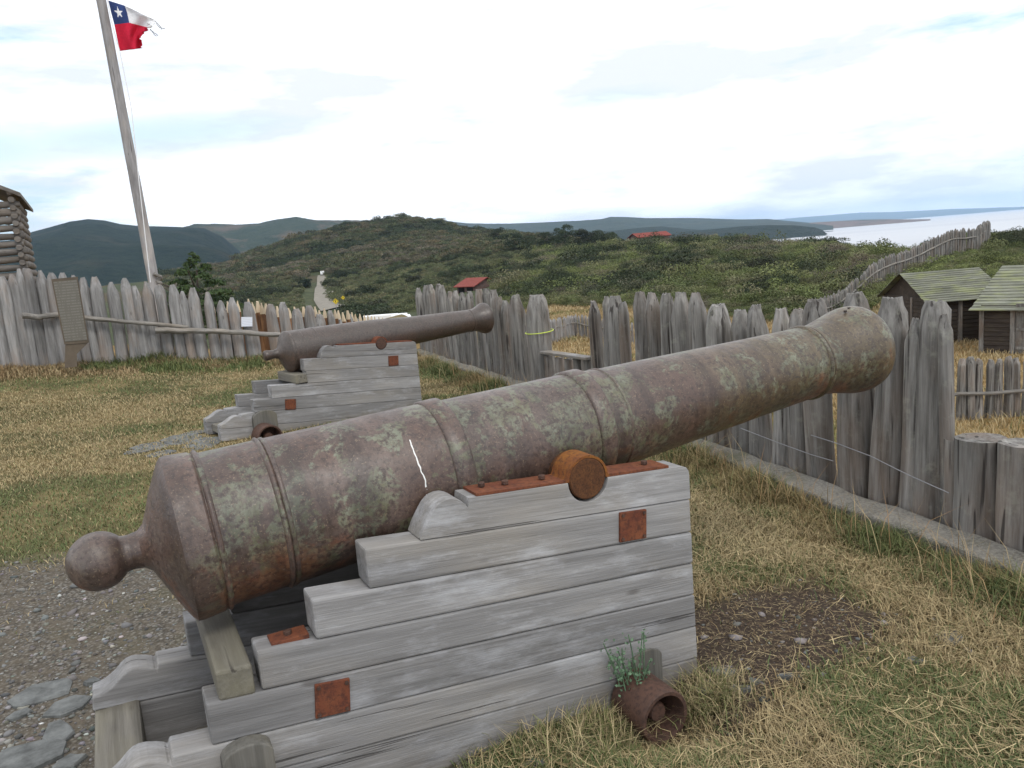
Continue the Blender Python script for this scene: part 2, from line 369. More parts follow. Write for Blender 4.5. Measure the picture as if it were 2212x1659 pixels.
# ------------------------------------------------------------------ fort outline and heights
KERB = np.array([(2.75, 1.2), (2.47, 2.3), (2.17, 3.26), (1.82, 4.25), (1.36, 5.72), (0.72, 7.4), (-0.03, 9.33), (-0.78, 11.2), (-1.49, 13.05), (-1.72, 13.7)])
def offset_line(P, d):
    T = np.gradient(P, axis=0); T /= np.linalg.norm(T, axis=1)[:, None]
    return P + np.stack([T[:, 1], -T[:, 0]], 1) * d
KERB_BACK = offset_line(KERB, 0.26)
FENCE_R = offset_line(KERB, 0.28)
FENCE_L = np.array([(-15.5, 13.5), (-11.0, 12.4), (-8.0, 12.65), (-7.6, 13.0), (-4.4, 13.9)])
FENCE_B = np.array([(-4.35, 15.2), (-4.3, 18.0), (-3.9, 21.0), (-3.15, 24.5)])
FORT = [(3.4, -12)] + [tuple(p) for p in FENCE_R] + [(-2.1, 14.4), (-3.15, 24.5), (-3.9, 21.0), (-4.35, 15.2)] + [tuple(p) for p in FENCE_L[::-1]] + [(-40, 16), (-40, -12)]
FORT = np.array(FORT)
def inside_dist(x, y):
    """signed distance to the fort outline, positive inside"""
    x = np.asarray(x, float); y = np.asarray(y, float)
    best = np.full(x.shape, 1e9); ins = np.zeros(x.shape, bool)
    n = len(FORT)
    for i in range(n):
        ax, ay = FORT[i]; bx, by = FORT[(i + 1) % n]
        dx, dy = bx - ax, by - ay
        t = np.clip(((x - ax) * dx + (y - ay) * dy) / (dx * dx + dy * dy), 0, 1)
        best = np.minimum(best, np.hypot(x - ax - t * dx, y - ay - t * dy))
        cond = ((ay > y) != (by > y))
        with np.errstate(divide='ignore', invalid='ignore'):
            xi = (bx - ax) * (y - ay) / (by - ay if by != ay else 1e-9) + ax
        ins ^= cond & (x < xi)
    return np.where(ins, best, -best)
_T = _C + ray(1271, 1035) * 2.74
WHX, WHY = _T[0] + math.sin(rad(63.4)) * .124 + math.cos(rad(63.4)) * .16, _T[1] + math.cos(rad(63.4)) * .124 - math.sin(rad(63.4)) * .16
def z_in(x, y):
    return -0.11 * np.exp(-((x - WHX) ** 2 + (y - WHY) ** 2) / (2 * .17 ** 2)) + 0.30 * sst(3.5, 8.0, -x) * sst(4, 11, y) + 0.04 * sst(1, 3, -x) * sst(4, 7, y) + 0.012 * fbm(x * 1.3, y * 1.3, 3, 4)
RAD = np.array([8, 17, 28, 40, 60, 80, 110, 150, 200, 260, 330, 400, 500, 600, 700, 850, 1100, 1500.])
TAB = {
 -2600: [0, 0, 0, 0, -1, -2, -4, -6, -8, -9, -9, -8, -7, -6, -6, -6, -6, -6],
 0:    [0, .3, 0, -1, -3, -4, -6, -8, -9, -9, -8, -7, -5, -4, -4, -4, -5, -5],
 300:  [0, .1, -.3, -1.2, -3, -4.5, -7, -9, -10, -9.5, -8, -6, -3, 0, 0, -2, -5, -5],
 500:  [0, -0.5, -1, -2, -3.5, -5, -7.5, -9.5, -11, -10, -7, -3.5, -2.5, 5.5, 4.5, 1.5, -4.5, -9.5],
 600:  [0, -0.7, -1.2, -2, -3.5, -5, -7.5, -9.5, -11, -10, -7, -3, 0.5, 9.5, 15.5, 11.5, -0.5, -9.5],
 700:  [0, -1, -1.5, -2.2, -3.5, -5, -7.5, -9.5, -11, -10, -6.5, -2.5, 4.5, 16.5, 24.5, 20.5, 5.5, -9.5],
 800:  [0, -1, -1.6, -2.4, -3.6, -5.2, -7.5, -9, -10, -9, -5.5, -1, 6.5, 20.5, 31.5, 28.5, 7.5, -9.5],
 900:  [-1, -1.3, -2, -2.8, -4, -5.5, -7.5, -8.5, -8.5, -7, -4, 1, 8.5, 22.5, 35, 31.5, 10.5, -9.5],
 960:  [-1, -1.4, -2.2, -2.9, -4, -5.3, -7, -7.8, -7.8, -6, -3, 2, 8.5, 20.5, 30.1, 26.5, 7.5, -10.5],
 1050: [-1, -1.5, -2.6, -3, -3.8, -5, -6, -6.8, -6.5, -5, -2, 3, 6.5, 13.5, 18.5, 15.5, 0.5, -12.5],
 1110: [-1, -1.5, -2.6, -3, -3.7, -4.6, -5.2, -5.4, -5, -3.8, -1, 3, 8, 12, 14.5, 12, 2, -9],
 1230: [-1, -1.6, -2.6, -3.1, -3.6, -4, -4.3, -4, -3.2, -2.2, -1, .4, 2.5, 4, 4.5, 2, -5, -12],
 1320: [-1, -1.7, -2.7, -3.3, -3.8, -4, -4.1, -3.7, -3, -2.3, -1.6, -1.4, -1.5, -2, -3, -5, -9, -14],
 1400: [-1, -1.7, -2.8, -3.5, -3.9, -4, -3.9, -3.4, -2.8, -2.4, -2.6, -5.2, -9, -11, -12, -13, -14, -16],
 1500: [-1, -1.9, -3, -3.8, -4.1, -4, -3.7, -3.2, -2.7, -2.4, -4, -9, -16, -22, -26, -30, -32, -34],
 1600: [-1, -2, -3.2, -4, -4.2, -4, -3.5, -3, -2.6, -2.7, -7, -14, -24, -30, -32, -34, -36, -36],
 1800: [-1, -2.4, -3.7, -4.5, -4.5, -3.8, -3.2, -2.7, -4, -12, -24, -30, -34, -36, -36, -36, -36, -36],
 1950: [-1, -2.2, -3.4, -3.9, -2.5, -2.0, -2.3, -6, -15, -26, -30, -34, -36, -36, -36, -36, -36, -36],
 2080: [-1, -2.15, -3.5, -3.85, -1.7, -.6, -1.5, -9, -20, -30, -34, -36, -36, -36, -36, -36, -36, -36],
 2212: [-1, -2.15, -3.45, -3.8, -1.9, -.7, -1.5, -9, -20, -30, -34, -36, -36, -36, -36, -36, -36, -36],
 6000: [-1, -2.15, -3.45, -3.8, -1.9, -.6, -1.5, -9, -20, -30, -34, -36, -36, -36, -36, -36, -36, -36]}
TK = sorted(TAB); TA = np.array([TAB[k] for k in TK]); TAZ = np.arctan((np.array(TK) - 1106) / FL)
LR = np.log(RAD)
def z_out(x, y):
    x = np.asarray(x, float); y = np.asarray(y, float)
    r = np.maximum(np.hypot(x, y), 8.0); a = np.arctan2(x, y); lr = np.log(np.minimum(r, 1499))
    j = np.clip(np.searchsorted(LR, lr, 'right') - 1, 0, len(LR) - 2); u = (lr - LR[j]) / (LR[j + 1] - LR[j])
    i = np.clip(np.searchsorted(TAZ, a, 'right') - 1, 0, len(TAZ) - 2); v = np.clip((a - TAZ[i]) / (TAZ[i + 1] - TAZ[i]), 0, 1)
    v = v * v * (3 - 2 * v)
    z = (TA[i, j] * (1 - u) + TA[i, j + 1] * u) * (1 - v) + (TA[i + 1, j] * (1 - u) + TA[i + 1, j + 1] * u) * v
    am = np.clip((r - 25) / 300, 0, 1)
    return z + am * 3.0 * fbm(x / 90, y / 90, 5, 4) + 0.12 * fbm(x / 3, y / 3, 9, 3)
def gz(x, y):
    d = inside_dist(x, y)
    t = sst(0.25, -2.0, d)
    return z_in(x, y) * (1 - t) + z_out(x, y) * t

# ------------------------------------------------------------------ ground sheet
az1 = np.radians(np.concatenate([np.arange(-100, -40, 1.0), np.arange(-40, 40, 0.22), np.arange(40, 101, 1.0)]))
rr = [0.25]
while rr[-1] < 1500: rr.append(rr[-1] * (1.018 if rr[-1] < 30 else 1.014))
rr = np.array(rr)
AA, RR_ = np.meshgrid(az1, rr)
GX = RR_ * np.sin(AA); GY = RR_ * np.cos(AA); GZ = gz(GX, GY)
V = np.stack([GX.ravel(), GY.ravel(), GZ.ravel()], 1)
nr, nc = GX.shape
idx = np.arange(nr * nc).reshape(nr, nc)
F = np.stack([idx[:-1, :-1].ravel(), idx[:-1, 1:].ravel(), idx[1:, 1:].ravel(), idx[1:, :-1].ravel()], 1)
def poly_mask(x, y, poly, soft):
    """soft mask of ground points inside a polygon given in ground metres"""
    P = np.array(poly); best = np.full(np.shape(x), 1e9); ins = np.zeros(np.shape(x), bool); n = len(P)
    for i in range(n):
        ax, ay = P[i]; bx, by = P[(i + 1) % n]; dx, dy = bx - ax, by - ay
        t = np.clip(((x - ax) * dx + (y - ay) * dy) / (dx * dx + dy * dy + 1e-12), 0, 1)
        best = np.minimum(best, np.hypot(x - ax - t * dx, y - ay - t * dy))
        ins ^= ((ay > y) != (by > y)) & (x < (bx - ax) * (y - ay) / ((by - ay) or 1e-9) + ax)
    d = np.where(ins, best, -best)
    return sst(-soft, soft, d + soft * 1.2 * fbm(x * 2.2, y * 2.2, 21, 4))
def gp(pts): return [tuple(atz(px, py, 0.0)[:2]) for px, py in pts]
GRAVEL = gp([(-900, 1200), (0, 1222), (150, 1205), (330, 1190), (420, 1160), (700, 1180), (1000, 1400), (1000, 2400), (-900, 2400)])
DIRT = gp([(1440, 1330), (1500, 1300), (1600, 1262), (1760, 1262), (1880, 1290), (1990, 1345), (1950, 1405), (1850, 1450), (1730, 1465), (1660, 1510), (1590, 1560), (1490, 1550), (1430, 1470)])
PALE = gp([(1480, 1060), (1560, 1090), (1700, 1150), (1760, 1190), (1650, 1215), (1560, 1205), (1480, 1200)])
def px_of(x, y, z=0):
    d = np.stack([x, y, z - CH + 0 * x], -1); zz = d @ _f
    return PW / 2 + FL * (d @ _R) / np.maximum(zz, 1e-3), PH / 2 - FL * (d @ _U) / np.maximum(zz, 1e-3)
gx, gy, gzv = V[:, 0], V[:, 1], V[:, 2]
m_grav = poly_mask(gx, gy, GRAVEL, 0.18); m_dirt = poly_mask(gx, gy, DIRT, 0.13); m_pale = poly_mask(gx, gy, PALE, 0.15)
fd = inside_dist(gx, gy)
rg = np.hypot(gx, gy); azg = np.degrees(np.arctan2(gx, gy))
def col_az(px): return math.degrees(math.atan((px - 1106) / FL))
# dry meadow outside the fort
MEAD = sst(0.5, -0.5, fd) * sst(4, -4, rg - np.interp(azg, [col_az(1000), col_az(1150), col_az(1300), col_az(1500), col_az(1650), col_az(1760), col_az(1850), col_az(1950), col_az(2400)], [92, 86, 76, 64, 57, 52, 52, 51, 49]) + 5 * fbm(gx / 14, gy / 14, 31, 4)) * sst(col_az(1000), col_az(1090), azg)
m_mead = np.clip(MEAD, 0, 1)
# dry strip on the near valley floor on the left
m_mead = np.maximum(m_mead, 0.8 * sst(0.5, -0.5, fd) * sst(120, 95, rg + 12 * fbm(gx / 20, gy / 20, 33, 4)) * sst(col_az(1090), col_az(1000), azg))
# heath on the hills: brownish upper slopes
m_brown = sst(0.52, 0.66, 0.5 + 0.9 * fbm(gx / 70, gy / 70, 41, 5)) * sst(300, 420, rg)
ground_mat = M('ground_surface', rough=0.95, spec=0.1)
g = ground_mat
wc = g.co((1, 1, 1), rand=False)
a1 = g.noise(wc, 0.9, 6, 0.65); a2 = g.noise(wc, 7, 6, 0.7); a3 = g.noise(wc, 60, 4, 0.7); a4 = g.noise(wc, 0.06, 6, 0.6)
lawn = g.mix(g.ramp(a1, [(0.42, 0.0), (0.56, 1.0)]), (0.085, 0.082, 0.034), (0.20, 0.155, 0.075))
lawn = g.mix(g.ramp(a2, [(0.35, 0.45), (0.6, 0.0)]), lawn, (0.075, 0.06, 0.035))
heath = g.mix(g.ramp(a4, [(0.38, 0.0), (0.62, 1.0)]), (0.05, 0.062, 0.028), (0.08, 0.086, 0.042))
heath = g.mix(g.ramp(g.noise(wc, 0.35, 6, 0.7), [(0.38, 0.65), (0.58, 0.0)]), heath, (0.025, 0.035, 0.018))
heath = g.mix(g.math('MULTIPLY', g.attr('brown', 'Fac'), 0.6), heath, (0.085, 0.055, 0.035))
mead = g.mix(g.ramp(g.noise(wc, 0.5, 7, 0.7), [(0.35, 0.0), (0.6, 1.0)]), (0.17, 0.125, 0.05), (0.30, 0.19, 0.08))
out = g.mix(g.attr('meadow', 'Fac'), heath, mead)
col = g.mix(g.attr('fort', 'Fac'), out, lawn)
pv = g.vor(wc, 55); pv2 = g.vor(wc, 23)
grav = g.mix(g.ramp(pv.outputs['Distance'], [(0.2, 0.0), (0.6, 1.0)]), (0.19, 0.18, 0.16), (0.075, 0.066, 0.055))
pvs = g.sep(pv.outputs['Color']); grav = g.mix(0.6, grav, g.mix(1.0, grav, g.ramp(pvs[0], [(0.0, 0.35), (1.0, 1.6)]), 'MULTIPLY'))
grav = g.mix(g.ramp(a2, [(0.38, 0.0), (0.62, 0.8)]), grav, (0.125, 0.105, 0.08))
grav = g.mix(g.ramp(a1, [(0.55, 0.0), (0.68, 0.5)]), grav, (0.09, 0.085, 0.04))
col = g.mix(g.attr('gravel', 'Fac'), col, grav)
dirt = g.mix(g.ramp(a3, [(0.35, 0.0), (0.7, 1.0)]), (0.04, 0.03, 0.024), (0.09, 0.068, 0.052))
col = g.mix(g.attr('dirt', 'Fac'), col, dirt)
hh = g.math('ADD', g.math('MULTIPLY', a2, 0.5), g.math('MULTIPLY', a3, 0.25))
hh = g.math('ADD', hh, g.math('MULTIPLY', g.math('MULTIPLY', pv.outputs['Distance'], g.attr('gravel', 'Fac')), -0.6))
g.out(col, normal=g.bump(hh, 0.7, 0.02))
ground = fastmesh('ground', V, F, g.m, {'gravel': m_grav * (fd > 0), 'dirt': m_dirt, 'meadow': m_mead, 'brown': m_brown, 'fort': sst(-0.3, 0.1, fd)}, smooth=True)
tag(ground, kind='structure')

# ------------------------------------------------------------------ sea and far land
sm = M('sea_surface', rough=0.32, spec=0.5)
c0 = sm.co((0.02, 0.05, 1), rand=False); n0 = sm.noise(c0, 1, 5, 0.6)
sm.out(sm.mix(sm.ramp(sm.noise(sm.co((0.0006, 0.003, 1), rand=False), 1, 4, 0.6), [(0.4, 0.0), (0.6, 1.0)]), (0.32, 0.33, 0.36), (0.40, 0.41, 0.43)), normal=sm.bump(n0, 0.2, 2.0))
SEA = -26.0
n = 96
vs = [(0, 0, SEA)] + [(23000 * math.sin(i * 2 * math.pi / n), 23000 * math.cos(i * 2 * math.pi / n), SEA) for i in range(n)]
tag(mobj('sea', vs, [(0, i + 1, (i + 1) % n + 1) for i in range(n)], sm.m), kind='structure')

def land_mat(name, c1, c2, c3, s=0.004, amt=0.8):
    m = M(name, rough=0.95, spec=0.05)
    wc = m.co((s, s, s * 2.0), rand=False); a = m.noise(wc, 1, 6, 0.62, 0.5); b = m.noise(wc, 9, 6, 0.7)
    c = m.mix(m.ramp(b, [(0.35, 0.0), (0.65, 1.0)]), c1, c2)
    c = m.mix(m.math('MULTIPLY', m.ramp(a, [(0.52, 0.0), (0.62, 1.0)]), amt), c, c3)
    return m.out(c, normal=m.bump(b, 1.0, 30.0))
def range_of_hills(name, sky, r0, r1, base, mat, depth=1.0, rough=0.02, seed=0, nrow=26):
    """terrain strip whose crest runs through the given picture points at distance r1; foot at r0"""
    pxs = np.array([p[0] for p in sky], float); pys = np.array([p[1] for p in sky], float)
    n = int((pxs[-1] - pxs[0]) / 4) + 2
    X = np.linspace(pxs[0], pxs[-1], n); Y = np.interp(X, pxs, pys)
    az = np.zeros(n); top = np.zeros(n)
    for i in range(n):
        p = atr(X[i], Y[i], r1); az[i] = math.atan2(p[0], p[1]); top[i] = p[2]
    rows = []
    ts = np.concatenate([np.linspace(0, 1, nrow), 1 + np.linspace(0.08, 0.8, 8)])
    for t in ts:
        r = r0 + (r1 - r0) * t
        k = sst(0, 1, t) if t <= 1 else 1 - sst(0, 1, (t - 1) / 0.8)
        x = r * np.sin(az); y = r * np.cos(az)
        zz = base + (top - base) * k
        amp = (top.max() - base) * rough * (4 * t * (1 - t) * 3 if t <= 1 else 1)
        sc = (r1 - r0) * 0.22
        rid = 1 - np.abs(2 * fbm(x / sc, y / sc, seed + 3, 5))
        zz = zz + amp * (fbm(x / sc, y / sc, seed, 5) * 2 - (1 - rid))
        rows.append(np.stack([x, y, zz], 1))
    V = np.concatenate(rows); nr = len(ts)
    idx = np.arange(nr * n).reshape(nr, n)
    F = np.stack([idx[:-1, :-1].ravel(), idx[:-1, 1:].ravel(), idx[1:, 1:].ravel(), idx[1:, :-1].ravel()], 1)
    return tag(fastmesh(name, V, F, mat, smooth=True), kind='structure')
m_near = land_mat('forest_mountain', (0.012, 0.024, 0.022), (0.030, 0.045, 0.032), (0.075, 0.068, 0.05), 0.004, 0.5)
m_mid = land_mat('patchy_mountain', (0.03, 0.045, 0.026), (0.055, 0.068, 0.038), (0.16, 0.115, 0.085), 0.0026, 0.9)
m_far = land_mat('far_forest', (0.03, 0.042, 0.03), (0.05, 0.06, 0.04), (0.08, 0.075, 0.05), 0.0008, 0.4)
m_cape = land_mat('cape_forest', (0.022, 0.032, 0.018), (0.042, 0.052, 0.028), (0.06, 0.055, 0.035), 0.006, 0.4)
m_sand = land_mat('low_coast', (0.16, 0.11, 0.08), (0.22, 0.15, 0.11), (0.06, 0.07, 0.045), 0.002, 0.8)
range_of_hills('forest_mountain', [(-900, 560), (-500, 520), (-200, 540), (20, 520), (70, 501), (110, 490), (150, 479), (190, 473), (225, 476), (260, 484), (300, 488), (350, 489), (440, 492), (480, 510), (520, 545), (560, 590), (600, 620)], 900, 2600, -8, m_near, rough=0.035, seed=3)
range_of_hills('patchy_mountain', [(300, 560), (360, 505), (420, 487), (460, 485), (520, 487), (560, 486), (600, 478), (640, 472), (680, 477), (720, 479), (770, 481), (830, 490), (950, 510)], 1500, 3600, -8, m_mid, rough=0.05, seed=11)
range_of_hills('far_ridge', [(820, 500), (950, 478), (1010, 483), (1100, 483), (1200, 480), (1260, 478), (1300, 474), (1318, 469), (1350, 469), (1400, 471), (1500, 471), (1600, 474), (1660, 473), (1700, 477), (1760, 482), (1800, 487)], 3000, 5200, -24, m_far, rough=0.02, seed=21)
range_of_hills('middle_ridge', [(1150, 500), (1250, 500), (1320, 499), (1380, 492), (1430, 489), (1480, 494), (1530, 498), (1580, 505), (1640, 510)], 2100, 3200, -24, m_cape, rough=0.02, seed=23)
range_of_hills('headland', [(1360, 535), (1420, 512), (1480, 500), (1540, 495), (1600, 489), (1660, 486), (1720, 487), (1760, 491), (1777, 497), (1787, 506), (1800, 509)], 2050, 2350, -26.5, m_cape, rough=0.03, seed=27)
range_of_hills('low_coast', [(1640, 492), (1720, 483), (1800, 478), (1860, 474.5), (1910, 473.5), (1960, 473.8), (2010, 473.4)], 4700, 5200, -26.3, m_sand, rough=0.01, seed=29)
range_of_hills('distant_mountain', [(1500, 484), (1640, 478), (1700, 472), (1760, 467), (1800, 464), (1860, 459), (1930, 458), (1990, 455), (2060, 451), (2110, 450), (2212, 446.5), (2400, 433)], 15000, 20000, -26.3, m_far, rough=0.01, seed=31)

# ------------------------------------------------------------------ kerb
def box_strip(A, B, z0, z1a, z1b, name, mat):
    V = []; F = []
    n = len(A)
    for i in range(n):
        j = 0.01 * random.uniform(-1, 1); k = 0.012 * random.uniform(-1, 1)
        V += [(A[i][0] + k, A[i][1], z0), (A[i][0] + k, A[i][1], z1a + j), (B[i][0], B[i][1], z1b + j), (B[i][0], B[i][1], z0)]
    for i in range(n - 1):
        a = 4 * i; b = a + 4
        for k in range(3): F.append((a + k, a + k + 1, b + k + 1, b + k))
    F += [(0, 1, 2, 3), (4 * n - 4, 4 * n - 1, 4 * n - 2, 4 * n - 3)]
    return mobj(name, V, F, mat)
def resample(P, step):
    d = np.concatenate([[0], np.cumsum(np.linalg.norm(np.diff(P, axis=0), axis=1))]); t = np.arange(0, d[-1], step)
    return np.stack([np.interp(t, d, P[:, 0]), np.interp(t, d, P[:, 1])], 1)
mk = M('kerb_concrete', rough=0.95, spec=0.1)
ka = mk.noise(mk.co((5, 5, 5)), 1, 7, 0.75); kb = mk.noise(mk.co((70, 70, 70)), 1, 3, 0.7)
kc = mk.mix(mk.ramp(ka, [(0.35, 0.0), (0.65, 1.0)]), (0.12, 0.115, 0.10), (0.24, 0.225, 0.20))
kc = mk.mix(mk.ramp(kb, [(0.4, 0.0), (0.6, 0.5)]), kc, (0.33, 0.31, 0.27))
kc = mk.mix(mk.ramp(mk.noise(mk.co((2, 2, 2)), 1, 5, 0.7), [(0.52, 0.0), (0.64, 0.6)]), kc, (0.085, 0.085, 0.045))
mk.out(kc, normal=mk.bump(mk.math('ADD', ka, kb), 0.8, 0.012))
kk = resample(KERB, 0.12); kb_ = offset_line(kk, 0.17)
tag(bevel(box_strip(kk, kb_, -0.15, 0.075, 0.10, 'kerb', mk.m), 0.012), kind='structure')

# ------------------------------------------------------------------ posts
def log_mesh(h, r, tip='flat', tip_h=0.2, seg=14, rings=8, sink=0.25, fl=0.42, rough=0.05, seed=0, taper=0.88, groove=0.0, bend=0.02):
    R_ = random.Random(seed)
    zs = [-sink] + [h * (i / rings) ** 1 - 0 for i in range(rings)]
    zs = [z for z in zs if z < h - tip_h - 0.01]
    zs += [h - tip_h * (1 - k / 6) for k in range(7)] if tip != 'cut' else [h - 0.01, h]
    nf = {'flat': 5, 'point': 5, 'wedge': 2, 'cut': 0}[tip]
    offa = R_.uniform(0, 6.28)
    facets = [(offa + 6.283 * k / nf + R_.uniform(-.25, .25), R_.uniform(.75, 1.1)) for k in range(nf)] if nf else []
    ph = [R_.uniform(0, 6.28) for _ in range(6)]; bx, by = R_.uniform(-bend, bend), R_.uniform(-bend, bend)
    gro = [R_.gauss(0, 1) for _ in range(seg)]
    el = R_.uniform(0.0, 0.12)
    V = []; F = []
    for z in zs:
        q = max(z, 0) / h
        k = (z - (h - tip_h)) / tip_h
        for i in range(seg):
            a = 6.28318 * i / seg
            rr = r * (1 - (1 - taper) * q) * (1 + rough * (math.sin(2 * a + ph[0] + q * 2) + .6 * math.sin(3 * a + ph[1] - 3 * q) + .5 * math.sin(5 * a + 4 * q + ph[2])) + el * math.cos(2 * a + ph[4]))
            rr *= 1 + rough * 0.7 * math.sin(q * 9 + ph[3]) + groove * gro[i] * (0.6 + 0.4 * math.sin(q * 7 + i))
            if k > 0 or tip == 'cut':
                for fa, fs in facets:
                    c = math.cos(a - fa)
                    kk = max(0.0, min(1.0, (k + 0.25 * (fs - .9)) * fs if k < 1 else 1))
                    lim = r * (1.05 - (1.05 - fl) * kk) if tip != 'point' else r * (1.05 - (1.05 - 0.2) * kk)
                    if c > 0.05: rr = min(rr, lim / c)
            V.append((rr * math.cos(a) + bx * math.sin(q * 2.5) * h, rr * math.sin(a) + by * math.sin(q * 2.2) * h, z + (R_.uniform(-.012, .012) * (0.12 if tip == 'cut' else 1) if z >= h - 0.001 else 0)))
    nz_ = len(zs)
    for j in range(nz_ - 1):
        for i in range(seg):
            i2 = (i + 1) % seg
            F.append((j * seg + i, j * seg + i2, (j + 1) * seg + i2, (j + 1) * seg + i))
    c = len(V); tz = zs[-1] - (0.012 if tip == 'cut' else 0)
    V.append((bx * math.sin(2.5) * h, by * math.sin(2.2) * h, tz)); 
    for i in range(seg): F.append(((nz_ - 1) * seg + i, (nz_ - 1) * seg + (i + 1) % seg, c))
    return V, F
def smooth_angle(o, deg=38):
    me = o.data; me.polygons.foreach_set('use_smooth', [True] * len(me.polygons))
    try:
        me.set_sharp_from_angle(angle=rad(deg))
    except Exception: pass
    return o
def hit_line(px, py, P):
    """where the sight line crosses (in plan) the polyline P; nearest crossing"""
    d = ray(px, py); best = None
    for i in range(len(P) - 1):
        a = P[i]; e = P[i + 1] - P[i]
        den = d[0] * e[1] - d[1] * e[0]
        if abs(den) < 1e-9: continue
        t = (a[0] * e[1] - a[1] * e[0]) / den; s = (a[0] * d[1] - a[1] * d[0]) / den
        lo = -8 if i == 0 else -0.001; hi = 8 if i == len(P) - 2 else 1.001
        if t > 0 and lo <= s <= hi and (best is None or t < best[0]): best = (t, _C + d * t)
    return best[1]
def post(parent, px, py, wpx, line, mat, tip='flat', seg=14, rings=8, seed=0, lean=(0, 0), name='post', groove=0.0, minh=0.3, tip_h=None, fl=0.42, back=0.0, rough=0.05, wsc=1.04):
    p = hit_line(px, py, line)
    dist = math.hypot(p[0], p[1]); p = p + np.array([p[0], p[1], 0]) / dist * back
    if back: p[2] = CH + (p[2] - CH) * (1 + back / dist)
    r = 0.5 * wpx * dist / FL * wsc
    g0 = float(gz(np.array([p[0]]), np.array([p[1]]))[0]); base = min(g0, p[2] - minh)
    h = p[2] - base
    V, F = log_mesh(h, r, tip, tip_h or min(0.27, 2.6 * r, h * 0.4), seg, rings, 0.25, seed=seed, groove=groove, fl=fl, rough=rough)
    pl = parent.location
    o = mobj(name, V, F, mat, parent, (p[0] - pl[0], p[1] - pl[1], base - pl[2]), (lean[0], lean[1], random.uniform(0, 6.28) if tip != 'wedge' else 0))
    smooth_angle(o, 34)
    return o

# right palisade (pixel centre of the tip, tip height, width of the trunk)
pal = empty('log_palisade', (FENCE_R[4][0], FENCE_R[4][1], 0), 0, 'tall grey palisade of thick hewn logs beside the kerb, behind both cannons', 'fence')
RP = [ # px, py, w, tip
 (2053, 682, 32, 'point'), (2014, 654, 60, 'flat'), (1964, 690, 44, 'point'), (1909, 645, 62, 'flat'), (1846, 633, 74, 'flat'),
 (1772, 646, 60, 'flat'), (1722, 668, 44, 'flat'), (1685, 668, 44, 'flat'), (1636, 660, 50, 'flat'), (1594, 671, 46, 'flat'),
 (1547, 659, 54, 'flat'), (1512, 633, 36, 'flat'), (1474, 632, 44, 'flat'), (1437, 635, 34, 'flat'), (1406, 632, 33, 'flat'),
 (1376, 632, 33, 'flat'), (1352, 652, 22, 'flat'), (1326, 641, 40, 'flat'), (1301, 642, 22, 'flat'), (1282, 650, 28, 'flat'),
 (1163, 637, 50, 'flat'), (1120, 636, 36, 'flat'), (1091, 650, 22, 'flat'), (1076, 642, 22, 'flat'), (1062, 627, 22, 'flat'),
 (1046, 624, 20, 'flat'), (1030, 626, 22, 'flat'), (1014, 630, 20, 'flat'), (1000, 632, 20, 'point'), (986, 628, 20, 'flat'),
 (971, 630, 20, 'flat'), (958, 616, 20, 'flat'), (944, 614, 20, 'flat'), (930, 615, 20, 'flat'), (917, 617, 20, 'flat'), (905, 622, 18, 'flat')]
for i, (px, py, wp, tip) in enumerate(RP):
    near = px > 1450
    post(pal, px, py, wp, FENCE_R, MAT['post'], tip, seg=30 if near else 18, rings=14 if near else 9, seed=100 + i, groove=0.022,
         lean=(random.uniform(-.02, .02), random.uniform(-.02, .02)), fl=random.uniform(.30, .50), minh=0.9, rough=0.06, wsc=1.07)
# short sawn logs of the two gun openings
for i, (px, py, wp) in enumerate([(2056, 948, 30), (2120, 946, 92), (2212, 958, 86), (2300, 965, 88), (2390, 975, 90)]):
    post(pal, px, py, wp, FENCE_R, MAT['post'], 'cut', seg=30, rings=10, seed=200 + i, groove=0.015, name='short_post', minh=0.3, rough=0.03)
for i, (px, py, wp) in enumerate([(1188, 768, 26), (1208, 772, 22), (1228, 775, 24), (1250, 774, 26), (1268, 776, 22)]):
    post(pal, px, py, wp, FENCE_R, MAT['post'], 'cut', seg=18, rings=8, seed=220 + i, groove=0.02, name='short_post', minh=0.3)
def tube(name, pts, r, mat, parent=None, seg=8, taper=1.0, jit=0.0, loc=None, caps=True):
    P = [Vector(p) for p in pts]; V = []; F = []; n = len(P)
    for i, p in enumerate(P):
        t = (P[min(i + 1, n - 1)] - P[max(i - 1, 0)]).normalized()
        a = t.orthogonal().normalized() if abs(t.z) > .9 else t.cross(Vector((0, 0, 1))).normalized(); b = t.cross(a)
        rr = (r[i] if isinstance(r, (list, tuple)) else r * (1 + (taper - 1) * i / (n - 1))) * (1 + random.uniform(-jit, jit))
        for k in range(seg):
            an = 6.28318 * k / seg; V.append(tuple(p + (a * math.cos(an) + b * math.sin(an)) * rr))
    for i in range(n - 1):
        for k in range(seg): F.append((i * seg + k, i * seg + (k + 1) % seg, (i + 1) * seg + (k + 1) % seg, (i + 1) * seg + k))
    if caps: F += [tuple(range(seg))[::-1], tuple(range((n - 1) * seg, n * seg))]
    o = mobj(name, V, F, mat, parent, loc); smooth_angle(o, 45); return o
def on_fence(px, py, line, fwd):
    p = hit_line(px, py, line); d = math.hypot(p[0], p[1]); return _C + (p - _C) * (1 - fwd / d)
def wire(pts, fwd):
    q = [on_fence(px, py, FENCE_R, fwd) - np.array(pal.location) for px, py in pts]
    tube('wire', q, 0.0028, MAT['wire'], pal, 6)
wire([(1600, 925), (1680, 956), (1752, 982), (1800, 996)], 0.19)
wire([(1752, 940), (1800, 955), (1880, 985), (1960, 1025), (2050, 1065)], 0.19)
